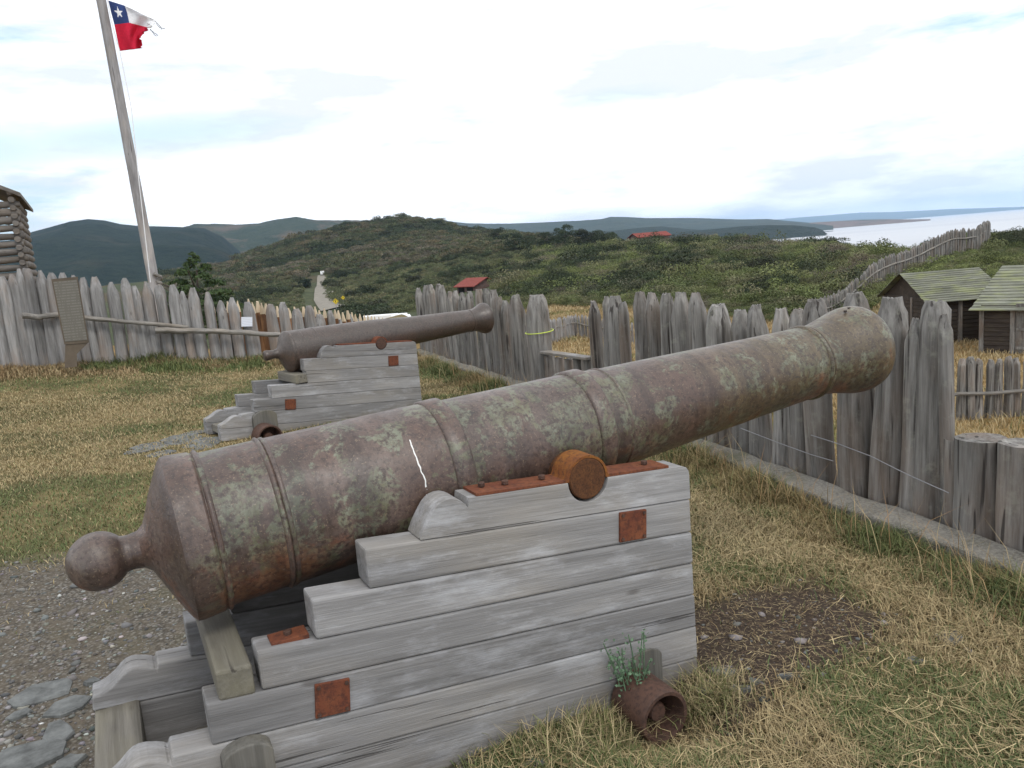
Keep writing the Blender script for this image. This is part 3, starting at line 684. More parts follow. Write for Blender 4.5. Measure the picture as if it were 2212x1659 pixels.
# sawn sill across the far opening
a = on_fence(1176, 760, FENCE_R, 0.1); b = on_fence(1275, 774, FENCE_R, 0.1)
def beam(name, a, b, w_, h_, mat, parent=None, bev=0.006):
    a = np.array(a, float); b = np.array(b, float); d = b - a; Ln = np.linalg.norm(d)
    V = [(x, y, z) for x in (0, Ln) for y in (-w_ / 2, w_ / 2) for z in (-h_ / 2, h_ / 2)]
    F = [(0, 1, 3, 2), (4, 6, 7, 5), (0, 4, 5, 1), (2, 3, 7, 6), (0, 2, 6, 4), (1, 5, 7, 3)]
    pl = np.array(parent.location) if parent else np.zeros(3)
    o = mobj(name, V, F, mat, parent, tuple(a - pl)); o.rotation_euler = Vector(d).to_track_quat('X', 'Z').to_euler()
    return bevel(o, bev)
beam('sill_board', a, b, 0.12, 0.03, MAT['plank'], pal)
# lime band round the wide post at the opening
pb = on_fence(1165, 716, FENCE_R, 0.045); rb = 0.5 * 50 * math.hypot(pb[0], pb[1]) / FL * 1.22
ring_pts = [(pb[0] - pal.location[0] + rb * math.cos(t), pb[1] - pal.location[1] + rb * math.sin(t), pb[2] + 0.01 * math.sin(t + 1)) for t in np.linspace(0, 6.283, 25)]
tube('lime_band', ring_pts, 0.005, MAT['lime'], pal, 6)

# left palisade
palL = empty('front_palisade', (-6.0, 13.4, 0.2), 0, 'pale pointed log palisade with long thin rails, across the lawn on the left', 'fence')
z1 = lambda x, y, w_: (x / 3, 553 + y / 3, w_ / 3)
LP = [(-1500, 150, 85), (-1400, 170, 80), (-1300, 150, 84), (-1200, 160, 80), (-1100, 140, 84), (-1000, 155, 80), (-910, 165, 82), (-820, 140, 80), (-730, 150, 84), (-640, 160, 78), (-550, 140, 82), (-465, 155, 80), (-380, 165, 80), (-300, 150, 78), (-220, 160, 80), (-140, 145, 80), (-60, 150, 80), (10, 135, 75), (70, 118, 72), (110, 85, 75), (175, 80, 78), (255, 95, 82), (335, 110, 76), (410, 110, 70), (480, 125, 72), (548, 138, 60), (612, 136, 80), (712, 170, 80), (797, 143, 78),
      (874, 195, 74), (938, 168, 76), (1024, 190, 84), (1108, 188, 80), (1188, 228, 68), (1252, 206, 84), (1342, 235, 68), (1424, 290, 76), (1504, 270, 86), (1605, 298, 86)]
for i, q in enumerate(LP):
    px, py, wp = z1(*q)
    post(palL, px, py, wp, FENCE_L, MAT['post_pale'], 'flat' if i % 3 else 'point', seg=14, rings=9, seed=300 + i, groove=0.012, fl=random.uniform(.25, .4), tip_h=0.28, rough=0.05, wsc=0.92)
def rail(pts, fwd, parent, line, r0=0.035, r1=0.025, name='rail'):
    q = [on_fence(px, py, line, fwd) - np.array(parent.location) for px, py in pts]
    # refine with slight wobble
    P = []
    for i in range(len(q) - 1):
        for k in range(4): P.append(q[i] * (1 - k / 4) + q[i + 1] * k / 4 + np.array([0, 0, random.uniform(-.008, .008)]))
    P.append(q[-1]); n = len(P)
    return tube(name, P, [r0 + (r1 - r0) * i / (n - 1) for i in range(n)], MAT['rail'], parent, 8, jit=0.06)
rail([(48, 682), (85, 685), (124, 680), (185, 687), (283, 695), (407, 707)], 0.2, palL, FENCE_L, 0.05, 0.03)
rail([(336, 714), (440, 715), (520, 718), (606, 723)], 0.24, palL, FENCE_L, 0.05, 0.04)
# palisade running away to the right, weathered posts
palB = empty('receding_palisade', (-4.2, 18.0, 0), 0, 'row of small grey pointed posts running away behind the far cannon breech', 'fence')
zc = lambda x, y, w_: (x * .2951 + 460.8, y * .2951 + 518.4, w_ * .2951)
BP = [(420, 470, 85), (510, 457, 85), (600, 505, 85), (700, 482, 85), (772, 545, 80), (855, 515, 62), (925, 582, 60), (992, 545, 60), (1045, 575, 52)]
for i, q in enumerate(BP):
    px, py, wp = zc(*q)
    post(palB, px, py, wp * 0.95, FENCE_B, MAT['post_pale'], 'flat', seg=12, rings=7, seed=340 + i, fl=0.35, tip_h=0.25)
# new bark-covered stakes with cream tips behind
FENCE_N = FENCE_B + np.array([(-0.55, 1.0), (0.1, 1.3), (0.3, 1.3), (0.5, 1.8)]); FENCE_N = np.vstack([[-8.2, 15.2], FENCE_N])
palN = empty('stake_fence', (-4.6, 17.5, 0), 0, 'fence of new reddish bark stakes with freshly cut cream tips', 'fence')
NP = [z1(*q) for q in [(1475, 297, 30), (1543, 292, 30), (1603, 280, 34), (1632, 302, 30), (1378, 300, 24), (1650, 330, 26)]] + [zc(*q) for q in
     [(325, 450, 44), (352, 462, 40), (388, 466, 40), (470, 487, 34), (545, 500, 34), (592, 490, 34), (655, 490, 36), (745, 490, 34), (777, 515, 32), (810, 503, 34), (890, 510, 34), (915, 517, 32), (945, 532, 30), (980, 518, 32), (1015, 530, 28), (1040, 542, 28), (1073, 542, 30), (1102, 550, 26), (1130, 550, 26), (1155, 556, 24), (1182, 562, 24), (1210, 566, 22), (1236, 570, 20)]]
for i, (px, py, wp) in enumerate(NP):
    p = hit_line(px, py, FENCE_N); dist = math.hypot(p[0], p[1]); r = 0.5 * wp * dist / FL
    g0 = float(gz(np.array([p[0]]), np.array([p[1]]))[0]); h = p[2] - min(g0, p[2] - 0.8)
    V, F = log_mesh(h, r, 'point', 0.22, 12, 6, 0.2, seed=400 + i, rough=0.06)
    o = mobj('stake', V, F, [MAT['bark'], MAT['fresh']], palN, (p[0] - palN.location[0], p[1] - palN.location[1], p[2] - h - palN.location[2]))
    for pl in o.data.polygons:
        if pl.center.z > h - 0.21: pl.material_index = 1
    smooth_angle(o, 34)

# fences down on the meadow and on the hill: posts follow the ground
def small_fence(name, label, pts, hgt, step, rp, railh, mat, tip='point', cnt=96, rail_ends=None, hj=0.06):
    """pts: plan polyline (x,y)"""
    P = np.array(pts); q = resample(P, step)[:cnt]
    e = empty(name, (q[0][0], q[0][1], float(gz(q[:1, 0], q[:1, 1])[0])), 0, label, 'fence')
    zz = gz(q[:, 0], q[:, 1]); L0 = np.array(e.location)
    protos = []
    for k in range(6):
        V, F = log_mesh(1.0, rp * random.uniform(.85, 1.1), tip, 0.14, 10, 5, 0.25, seed=500 + k, rough=0.07, bend=.03)
        protos.append((V, F))
    for i in range(len(q)):
        V, F = protos[i % 6]; h = hgt * random.uniform(1 - hj, 1 + hj)
        o = mobj('post', V, F, mat, e, (q[i][0] - L0[0] + random.uniform(-.02, .02), q[i][1] - L0[1] + random.uniform(-.02, .02), zz[i] - L0[2]), (random.uniform(-.03, .03), random.uniform(-.03, .03), random.uniform(0, 6)))
        o.scale = (1, 1, h); smooth_angle(o, 34)
    # rail on the camera side
    n = len(q); rp_pts = []
    for i in range(0, n, 3):
        d = np.array([q[i][0], q[i][1]]); d = d / np.linalg.norm(d)
        rp_pts.append((q[i][0] - d[0] * (rp + .07) - L0[0], q[i][1] - d[1] * (rp + .07) - L0[1], zz[i] + hgt * railh - L0[2] + random.uniform(-.03, .03)))
    tube('rail', rp_pts, 0.035 if name != 'hillside_fence' else 0.06, MAT['rail'], e, 7, jit=0.1)
    return e
def gpt(px, py_guess_r): # ground plan point at image column px and distance r
    a = ray(px, hor(px) + 60); n = math.hypot(a[0], a[1]); return (a[0] / n * py_guess_r, a[1] / n * py_guess_r)
small_fence('meadow_fence', 'short grey stake fence with a bent rail, seen through the gap between the palisade logs', [gpt(1150, 37), gpt(1232, 43), gpt(1300, 41), gpt(1360, 40)], 1.15, 0.27, 0.085, 0.62, MAT['post_pale'])
small_fence('yard_fence', 'grey stake fence with one pale rail, below the sheds at the right edge', [gpt(2010, 15.8), gpt(2100, 16.3), gpt(2240, 17.2), gpt(2400, 17.5)], 1.12, 0.2, 0.085, 0.45, MAT['post'], 'flat')
small_fence('hillside_fence', 'long stake fence with a pale crooked rail climbing the scrub hill above the sheds', [gpt(1740, 50), gpt(1850, 58), gpt(1925, 62), gpt(2000, 66), gpt(2080, 70), gpt(2110, 71), gpt(2150, 80)], 1.75, 0.30, 0.12, 0.6, MAT['post'], cnt=99)

# ------------------------------------------------------------------ info board and notice
bc = on_fence(150, 672, FENCE_L, 1.0)
ib = empty('info_board', (bc[0], bc[1], 0.2), 0, 'tall grey information board on a brown steel foot before the left palisade', 'sign')
mb = M('board_face', rough=0.55, spec=0.4)
tcn = mb.sep((mb.co(), mb._tc.outputs['Object'])[1])
lines = mb.math('SINE', mb.math('MULTIPLY', tcn[2], 150.0)); txt = mb.noise(mb.co((55, 1, 6)), 1, 3, 0.7)
tmk = mb.math('MULTIPLY', mb.math('GREATER_THAN', lines, 0.2), mb.ramp(txt, [(0.42, 0.0), (0.5, 0.45)]))
tmk = mb.math('MULTIPLY', tmk, mb.math('GREATER_THAN', tcn[2], 0.22))
mb.out(mb.mix(tmk, (0.135, 0.125, 0.105), (0.23, 0.22, 0.19)))
def quadpts(p4, r): return [atr(px, py, r) for px, py in p4]
rB = math.hypot(bc[0], bc[1])
q4 = quadpts([(112, 604), (167, 599), (191, 739), (140, 743)], rB)
cx = sum(q4) / 4
def slab(name, q, th, mat, parent, inset=0.0, fwd=0.0):
    q = [np.array(p) for p in q]; c = sum(q) / len(q); nrm = np.cross(q[1] - q[0], q[3] - q[0]); nrm /= np.linalg.norm(nrm)
    if nrm @ (_C - c) < 0: nrm = -nrm
    q = [p + (c - p) * inset + nrm * fwd for p in q]
    pl = np.array(parent.location) if parent else np.zeros(3)
    V = [p - pl for p in q] + [p - nrm * th - pl for p in q]; n = len(q)
    F = [tuple(range(n)), tuple(range(2 * n - 1, n - 1, -1))] + [(i, (i + 1) % n + 0, (i + 1) % n + n, i + n) for i in range(n)]
    return mobj(name, V, F, mat, parent)
bevel(slab('frame', q4, 0.05, MAT['brown_steel'], ib), 0.008)
slab('panel', q4, 0.02, mb.m, ib, 0.07, 0.008)
ft = quadpts([(141, 743), (191, 740), (166, 765), (167, 792), (140, 795)], rB)
slab('foot', ft, 0.06, MAT['brown_steel'], ib, 0, -0.012)
pn = on_fence(533, 696, FENCE_L, 0.14); rN = math.hypot(pn[0], pn[1])
mp_ = M('paper_face', rough=0.7, spec=0.2); tz = mp_.sep((mp_.co(), mp_._tc.outputs['Object'])[1])
pl_ = mp_.math('MULTIPLY', mp_.math('GREATER_THAN', mp_.math('SINE', mp_.math('MULTIPLY', tz[2], 220.0)), 0.4), 0.35)
mp_.out(mp_.mix(pl_, (0.72, 0.75, 0.82), (0.35, 0.37, 0.42)))
o = slab('paper_notice', quadpts([(521, 685), (545, 684.5), (545.5, 705), (521.5, 705.5)], rN), 0.006, mp_.m, None)
tag(o, 'small white paper notice pinned to a post of the left palisade', 'notice')

# ------------------------------------------------------------------ cannons and carriages
def frame(O, az):
    X = np.array([math.sin(az), math.cos(az), 0]); Y = np.array([-math.cos(az), math.sin(az), 0])
    return O, X, Y
def tolocal(p, fr):
    O, X, Y = fr; d = np.asarray(p) - O; return np.array([d @ X, d @ Y, d[2]])
def prism(name, pts, y0, y1, mat, parent, bev=0.005):
    """pts: (x,z) outline in the carriage frame, extruded in y"""
    A = sum(pts[i][0] * pts[(i + 1) % len(pts)][1] - pts[(i + 1) % len(pts)][0] * pts[i][1] for i in range(len(pts)))
    if A < 0: pts = pts[::-1]
    n = len(pts)
    V = [(x, y0, z) for x, z in pts] + [(x, y1, z) for x, z in pts]
    F = [tuple(range(n)), tuple(range(2 * n - 1, n - 1, -1))] + [((i + 1) % n, i, i + n, (i + 1) % n + n) for i in range(n)]
    o = mobj(name, V, F, mat, parent)
    return bevel(o, bev)
def bolt(name, x, y, z, parent, r=0.014, h=0.014, mat=None):
    V = []; n = 6
    for k in (0, 1):
        for i in range(n): a = 1.047 * i; V.append((x + r * math.cos(a), y + r * math.sin(a), z + h * k))
    F = [tuple(range(n - 1, -1, -1)), tuple(range(n, 2 * n))] + [(i, (i + 1) % n, (i + 1) % n + n, i + n) for i in range(n)]
    return bevel(mobj(name, V, F, mat or MAT['rust_dark'], parent), 0.002)

def arc(cx_, cz_, r, a0, a1, n=14):
    return [(cx_ + r * math.cos(a0 + (a1 - a0) * i / n), cz_ + r * math.sin(a0 + (a1 - a0) * i / n)) for i in range(n + 1)]

def lathe(name, prof, mat, parent, seg=96, wob=0.0, cap0=False, cap1=False, sharp=40):
    V = []; F = []
    n = len(prof)
    for j, (s, r) in enumerate(prof):
        for i in range(seg):
            a = 6.2831853 * i / seg
            V.append((s, r * math.cos(a), r * math.sin(a)))
    for j in range(n - 1):
        for i in range(seg):
            i2 = (i + 1) % seg; F.append((j * seg + i, j * seg + i2, (j + 1) * seg + i2, (j + 1) * seg + i))
    if cap0: F.append(tuple(range(seg)))
    if cap1: F.append(tuple(range(n * seg - 1, (n - 1) * seg - 1, -1)))
    o = mobj(name, V, F, mat, parent)
    bm = bmesh.new(); bm.from_mesh(o.data); bmesh.ops.recalc_face_normals(bm, faces=bm.faces); bm.to_mesh(o.data); bm.free()
    return smooth_angle(o, sharp)

def ring_prof(s0, s1, r, rb0, rb1, rd=0.006):
    return [(s0 - 0.001, rb0 - .004), (s0, r - rd), (s0 + rd, r), (s1 - rd, r), (s1, r - rd), (s1 + 0.001, rb1 - .004)]

def cannon(A, B, label, prof, rings, knob, trun, mat, seg=128):
    A = np.array(A); B = np.array(B); d = B - A; d /= np.linalg.norm(d)
    e = empty('cannon', tuple(A), 0, label, 'cannon', None)
    az = math.atan2(d[0], d[1]); el = math.asin(d[2])
    # local X along the bore, local Y away from the camera, local Z up
    X = Vector(d); Y = Vector((-math.cos(az), math.sin(az), 0)); Z = X.cross(Y)
    e.rotation_euler = Matrix(((X.x, Y.x, Z.x), (X.y, Y.y, Z.y), (X.z, Y.z, Z.z))).to_euler()
    # densify profile for bump-friendly smooth shading
    lathe('barrel', prof, mat, e, seg, sharp=30)
    for nm, pr in rings: lathe(nm, pr, mat, e, seg, sharp=50)
    lathe('cascabel_knob', knob, mat, e, 48, sharp=60)
    s, dz, r, l0, l1 = trun
    for sg, nm in ((-1, 'trunnion'), (1, 'trunnion')):
        V = []; F = []; n = 40
        for y in (l0, l1 - 0.004, l1):
            rr = r if y != l1 else r - 0.004
            for i in range(n):
                a = 6.28318 * i / n; V.append((s + rr * math.cos(a), sg * y, dz + rr * math.sin(a)))
        for j in range(2):
            for i in range(n): F.append((j * n + i, j * n + (i + 1) % n, (j + 1) * n + (i + 1) % n, (j + 1) * n + i))
        F.append(tuple(range(2 * n, 3 * n)))
        o = mobj(nm, V, F, MAT['rust_end'] if rings and len(rings) > 3 else MAT['rust_dark'], e)
        bm = bmesh.new(); bm.from_mesh(o.data); bmesh.ops.recalc_face_normals(bm, faces=bm.faces); bm.to_mesh(o.data); bm.free()
        smooth_angle(o, 40)
    return e
def sphere_prof(c, r, a0, a1, n=16):   # angles measured from -X
    return [(c - r * math.cos(a0 + (a1 - a0) * i / n), r * math.sin(a0 + (a1 - a0) * i / n)) for i in range(n + 1)]

cm1 = cannon_mat('patinated_iron', 1.0, 3.2, streak=(0.745, -0.11, 0.165)); cm2 = cannon_mat('brown_iron', 0.0, 2.6)
A1 = (-1.082, 2.387, .846); B1 = (1.668, 3.765, 1.055)
prof1 = [(-.16, .050), (-.13, .054), (-.105, .058), (-.085, .075), (-.068, .115), (-.052, .155), (-.036, .19), (-.020, .222), (-.008, .246), (0, .256), (.004, .261), (.020, .263), (.085, .257), (.092, .251), (.112, .250), (.120, .247),
         (.28, .245), (.32, .244), (.5, .241), (.7, .238), (.855, .234), (.94, .228), (1.1, .223), (1.3, .218), (1.46, .214), (1.56, .207), (1.62, .202), (1.8, .196), (2.1, .185), (2.4, .174), (2.6, .168), (2.70, .165), (2.78, .164),
         (2.82, .168), (2.87, .177), (2.93, .190), (2.98, .2015), (3.02, .2065), (3.05, .206), (3.08, .200), (3.10, .188), (3.11, .172), (3.113, .15), (3.113, .083), (3.105, .075), (2.5, .073), (2.49, 0.001)]
rings1 = [('base_ring', ring_prof(.094, .112, .2585, .25, .25)), ('reinforce_ring', ring_prof(.284, .302, .2530, .245, .244, .008)), ('reinforce_ring', ring_prof(.302, .318, .249, .245, .244, .004)),
          ('reinforce_ring', ring_prof(.862, .935, .2415, .234, .228)), ('reinforce_ring', ring_prof(1.455, 1.525, .2235, .214, .208)), ('reinforce_ring', ring_prof(1.598, 1.616, .2075, .203, .202, .006)),
          ('muzzle_ring', ring_prof(2.705, 2.728, .1735, .165, .165, .007)), ('muzzle_ring', ring_prof(2.730, 2.742, .1695, .165, .165, .004))]
knob1 = sphere_prof(-.223, .0885, 0.01, 2.45, 26) + [(-.143, .0545), (-.13, .0535), (-.12, .053)]
az1_ = rad(63.4); T0 = _C + ray(1271, 1035) * 2.74
cannon(A1, B1, 'large mottled rust and green cannon in the foreground with a round knob at its breech', prof1, rings1, knob1, (1.290, -.081, .0725, .17, .358), cm1)

_e1 = [o for o in COL.objects if o.name == 'cannon'][0]
for _s, _y in ((2.955, -.045), (3.01, -.02)):
    _z = math.sqrt(.2035 ** 2 - _y ** 2)
    bolt('stud', _s, _y, _z - .004, _e1, .008, .010, MAT['iron_dark'])
A2 = (-2.325, 8.274, .788); B2 = (-.233, 9.777, .854)
prof2 = [(-.12, .045), (-.09, .052), (-.07, .075), (-.05, .115), (-.03, .155), (-.01, .192), (.0, .205), (.01, .214), (.03, .2165), (.15, .215), (.155, .212), (.30, .214), (.5, .211), (.77, .203), (1.0, .196), (1.22, .184), (1.5, .162), (1.75, .152), (2.0, .144),
         (2.2, .136), (2.32, .131), (2.38, .137), (2.43, .153), (2.48, .176), (2.51, .187), (2.53, .189), (2.545, .184), (2.55, .17), (2.55, .075), (2.54, .07), (2.1, .068), (2.09, .001)]
knob2 = [(-.232, .001), (-.234, .03), (-.230, .045), (-.215, .053), (-.19, .052), (-.16, .046), (-.13, .043), (-.11, .044)]
rings2 = [('base_ring', ring_prof(.01, .05, .2185, .21, .214)), ('reinforce_ring', ring_prof(.30, .32, .2165, .213, .213, .003)), ('muzzle_ring', ring_prof(2.30, 2.32, .137, .131, .131, .004))]
cannon(A2, B2, 'smaller plain brown cannon further back with a stubby knob, pointing over the palisade', prof2, rings2, knob2, (.957, -.047, .062, .14, .30), cm2, 72)

def carriage(nm, label, T, az, planks, capx, strap, plates, topplate, quoin, TR, DW, th, brackets, wheels, scroll_far=None, name_group=None):
    O = np.array([T[0], T[1], 0.0]); fr = frame(O, az); X, Y = fr[1], fr[2]
    e = empty('gun_carriage', tuple(O), math.pi / 2 - az, label, 'gun carriage')
    side = -Y
    def L2(px, py, y=0.0):
        p = onplane(px, py, O + Y * y, side); q = tolocal(p, fr); return (q[0], q[2])
    return e, fr, L2

# ---- near carriage
O1 = np.array([T0[0], T0[1], 0.0]); fr1 = frame(O1, az1_); side1 = -fr1[2]
car1 = empty('gun_carriage', tuple(O1), math.pi / 2 - az1_, 'large stepped carriage of grey planks under the foreground cannon', 'gun carriage')
def L1(px, py, y=0.0):
    q = tolocal(onplane(px, py, O1 + fr1[2] * y, side1), fr1); return (q[0], q[2])
tz0 = T0[2]; TH = 0.115; DW = 0.72
tr = 0.072
XR = L1(1497, 1200)[0]
def jl(a, b, x):   # height of a joint line through two picture points, at local x
    (x0, z0), (x1, z1_) = L1(*a), L1(*b); return z0 + (z1_ - z0) * (x - x0) / (x1 - x0)
J = {'A': ((907, 1168), (1497, 1077)), 'B': ((796, 1274), (1497, 1149)), 'C': ((683, 1383), (1497, 1217)), 'D': ((564, 1494), (1497, 1286)), 'E': ((457, 1612), (1497, 1355)), 'F': ((737, 1626), (1496, 1424))}
GAP = 0.001
def plank_poly(top, bot, xl, xr=None):
    xr = XR if xr is None else xr
    zt = (lambda x: jl(*J[top], x) - GAP); zb = (lambda x: jl(*J[bot], x) + GAP) if bot else (lambda x: -0.25)
    return [(xl, zb(xl)), (xr, zb(xr)), (xr, zt(xr)), (xl, zt(xl))]
# top plank with scroll and trunnion notch
sc_px = [(908, 1166), (915, 1145), (924, 1126), (931, 1112), (937, 1101), (945, 1091), (954, 1084), (965, 1079), (977, 1077), (988, 1079), (997, 1083), (1006, 1090), (1011, 1097), (1013, 1076)]
A_pts = [L1(*p) for p in sc_px]
tl = (L1(1013, 1076), L1(1450, 1011))
def ztop(x): (x0, z0), (x1, z1_) = tl; return z0 + (z1_ - z0) * (x - x0) / (x1 - x0)
nz0 = tz0 + 0.0; nr = 0.081
a0 = math.asin(min(1, (ztop(-nr) - nz0) / nr)); a1 = math.asin(min(1, (ztop(nr) - nz0) / nr))
A_pts += arc(0, nz0, nr, math.pi - a0, 2 * math.pi + a1, 20)
A_pts += [(XR - 0.03, ztop(XR - 0.03)), (XR - 0.012, ztop(XR) - 0.006), (XR - 0.002, ztop(XR) - 0.02), (XR, ztop(XR) - 0.035), (XR, jl(*J['A'], XR) + GAP), (A_pts[0][0], jl(*J['A'], A_pts[0][0]) + GAP)]
XB = L1(793, 1230)[0]; XC = L1(678, 1340)[0]; XD = L1(561, 1450)[0]; XE = L1(452, 1570)[0]
# rear scroll traced on the inner face of the far cheek
z4 = lambda x, y: (x / 3, 1106 + y / 3)
yF = DW - TH
scr = [L1(*z4(*p), yF) for p in [(578, 1164), (580, 1110), (620, 1096), (660, 1076), (700, 1046), (740, 1008), (775, 965), (805, 938), (840, 922), (880, 915), (940, 915), (980, 920), (1000, 930), (1006, 893)]]
xs_notch = scr[-1][0]; zs_notch = scr[-1][1]; xtail = scr[0][0]
zFt = (lambda x: jl(*J['E'], x) - GAP)
dzs = zFt(xs_notch) - zs_notch     # fit the trace to the joint line
scr = [(x, z + dzs) for x, z in scr]
for y0, y1 in ((0, TH), (DW - TH, DW)):
    prism('plank', A_pts, y0, y1, MAT['plank'], car1, 0.006)
    prism('plank', plank_poly('A', 'B', XB), y0 + .001, y1, MAT['plank'], car1, 0.008)
    prism('plank', plank_poly('B', 'C', XC), y0 - .001, y1, MAT['plank'], car1, 0.008)
    prism('plank', plank_poly('C', 'D', XD), y0 + .0015, y1, MAT['plank'], car1, 0.008)
    prism('plank', plank_poly('D', 'E', XE), y0, y1, MAT['plank'], car1, 0.006)
    # rear plank with scroll
    xr = XR
    zb = lambda x: jl(*J['F'], x) + GAP
    pts = [(xtail, min(zb(xtail), scr[0][1])), (xr, zb(xr)), (xr, zFt(xr))] + [(x, z) for x, z in scr[::-1]][:-1]
    prism('plank', pts, y0 - 0.001, y1, MAT['plank'], car1, 0.006)
    prism('plank', [(XE - 0.22, -0.22), (XR - 0.0, -0.22), (XR, jl(*J['F'], XR) - GAP), (XE - 0.22, jl(*J['F'], XE - .22) - GAP)], y0 + .001, y1, MAT['plank'], car1, 0.006)
# cross beams
def cbox(name, x0, x1, y0, y1, z0, z1_, mat, parent, tilt=0.0, bev=0.006):
    V = [(x, y, z + (tilt * (y1 - y) if z == z1_ else 0)) for x in (x0, x1) for y in (y0, y1) for z in (z0, z1_)]
    F = [(0, 1, 3, 2), (4, 6, 7, 5), (0, 4, 5, 1), (2, 3, 7, 6), (0, 2, 6, 4), (1, 5, 7, 3)]
    return bevel(mobj(name, V, F, mat, parent), bev)
def P3(pts, y): return [L1(px, py, y) for px, py in pts]
bx = P3([z4(590, 1182), z4(890, 1128)], yF)
zx = min(bx[0][1], bx[1][1])
cbox('rear_axletree', bx[0][0], bx[1][0], -0.10, DW + 0.10, zx - 0.22, jl(*J['F'], bx[0][0]) - 0.002, MAT['beam'], car1, bev=0.012)
# breech beam (quoin) lying across the steps
qn = P3([z4(1412, 1240), z4(1655, 1185)], 0.0); qt = P3([z4(1402, 1040), z4(1640, 985)], 0.0); qf = P3([z4(1365, 715), z4(1590, 640)], 0.36)
x0, x1 = 0.5 * (qn[0][0] + qt[0][0]), 0.5 * (qn[1][0] + qt[1][0])
V = [(x0, 0.0, qn[0][1]), (x1, 0.0, qn[1][1]), (x1, 0.0, qt[1][1]), (x0, 0.0, qt[0][1]),
     (x0, 0.62, qn[0][1]), (x1, 0.62, qn[1][1]), (x1, 0.62, qt[1][1]), (x0, 0.62, qt[0][1])]
mid = 0.5 * (qf[0][1] + qf[1][1])
qb = mobj('stool_bed', V, [(0, 1, 2, 3), (7, 6, 5, 4), (0, 4, 5, 1), (3, 2, 6, 7), (0, 3, 7, 4), (1, 5, 6, 2)], MAT['beam'], car1); bevel(qb, 0.01)
# transom closing the inside
cbox('transom', XC + 0.35, XC + 0.47, TH, DW - TH, 0.05, 0.5, MAT['beam'], car1)
cbox('transom', XR - 0.12, XR - 0.02, TH + .001, DW - TH - .001, 0.02, 0.55, MAT['beam'], car1)
cbox('bed_board', XE - 0.02, XR - 0.14, TH + .001, DW - TH - .001, 0.04, 0.075, MAT['beam'], car1)
# iron straps along the top, arch over the trunnion
def strap_mesh(parent, ztf, xa, xb, y0, y1, cxz, r, th, mat, name='cap_strap'):
    prof = []; n = 18; cz = cxz
    zz = lambda x: ztf(x) + 0.001
    aL = math.pi - math.asin((zz(-r) - cz) / r) ; aR = math.asin((zz(r) - cz) / r)
    inner = [(xa, zz(xa)), (-r * 1.0 - 0.02, zz(-r - .02))] + [(r * math.cos(aL + (aR - aL) * i / n), cz + r * math.sin(aL + (aR - aL) * i / n)) for i in range(n + 1)] + [(r + 0.02, zz(r + .02)), (xb, zz(xb))]
    outer = [(xa, zz(xa) + th), (-r - th - 0.004, zz(-r) + th)] + [((r + th) * math.cos(aL + (aR - aL) * i / n), cz + (r + th) * math.sin(aL + (aR - aL) * i / n)) for i in range(1, n)] + [(r + th + .004, zz(r) + th), (xb, zz(xb) + th)]
    V = []; F = []; ni, no = len(inner), len(outer)
    for y in (y0, y1):
        V += [(x, y, z) for x, z in inner]
        V += [(x, y, z) for x, z in outer]
    tot = ni + no
    # side faces: build as polygon strip between inner and outer by nearest index
    loop = list(range(ni)) + list(range(tot - 1, ni - 1, -1))
    bm = bmesh.new(); bv = [bm.verts.new(v) for v in V]
    m_ = len(loop)
    for i in range(m_):
        a, b = loop[i], loop[(i + 1) % m_]
        try: bm.faces.new((bv[a], bv[b], bv[b + tot], bv[a + tot]))
        except Exception: pass
    # caps as quads
    def cap(off, flip):
        pi = list(range(ni)); po = list(range(ni, tot)); k = len(po); 
        i = 0; j = 0
        while i < ni - 1 or j < k - 1:
            if i < ni - 1 and (j >= k - 1 or (i + 1) / (ni - 1) <= (j + 1) / (k - 1)):
                f = (bv[pi[i] + off], bv[pi[i + 1] + off], bv[po[j] + off]); i += 1
            else:
                f = (bv[pi[i] + off], bv[po[j + 1] + off], bv[po[j] + off]); j += 1
            try: bm.faces.new(f if not flip else f[::-1])
            except Exception: pass
    cap(0, False); cap(tot, True)
    bmesh.ops.recalc_face_normals(bm, faces=bm.faces)
    me = bpy.data.meshes.new(name); bm.to_mesh(me); bm.free(); me.materials.append(mat)
    o = bpy.data.objects.new(name, me); COL.objects.link(o); o.parent = parent
    smooth_angle(o, 30); return o
xs0 = L1(1030, 1068)[0]; xs1 = L1(1446, 1011)[0]
for yy in (0.004, DW - TH + 0.004):
    strap_mesh(car1, ztop, xs0, xs1, yy, yy + TH - 0.008, nz0, 0.074, 0.009, MAT['strap'])
for xx in (xs0 + 0.13, xs0 + 0.27, xs0 + 0.02 + 0.0, xs1 - 0.07):
    if xx > xs0 + 0.05: bolt('bolt', xx, TH / 2, ztop(xx) + 0.012, car1, 0.013)
bolt('bolt', xs0 + 0.05, TH * 0.62, ztop(xs0 + .05) + 0.012, car1, 0.013)
def plate(p4, parent, Lf, mat=MAT['rust'], th=0.008):
    pts = [Lf(*p) for p in p4]; o = prism('iron_plate', pts, -th, 0.004, mat, parent, 0.002)
    cx_ = sum(p[0] for p in pts) / 4; cz_ = sum(p[1] for p in pts) / 4
    for p in pts:
        x = cx_ + (p[0] - cx_) * .8; z = cz_ + (p[1] - cz_) * .8
        V = [(x + .0065 * math.cos(t), -th - (0.005 if k else 0), z + .0065 * math.sin(t)) for k in (0, 1) for t in np.linspace(0, 5.24, 6)]
        b = mobj('nail', V, [(0, 1, 2, 3, 4, 5)[::-1], (6, 7, 8, 9, 10, 11)] + [(i, (i + 1) % 6, (i + 1) % 6 + 6, i + 6) for i in range(6)], MAT['rust_dark'], o)
    return o
plate([(679, 1478), (754, 1463), (756, 1533), (681, 1551)], car1, L1)
plate([(1337, 1107), (1394, 1099), (1394, 1161), (1337, 1171)], car1, L1)
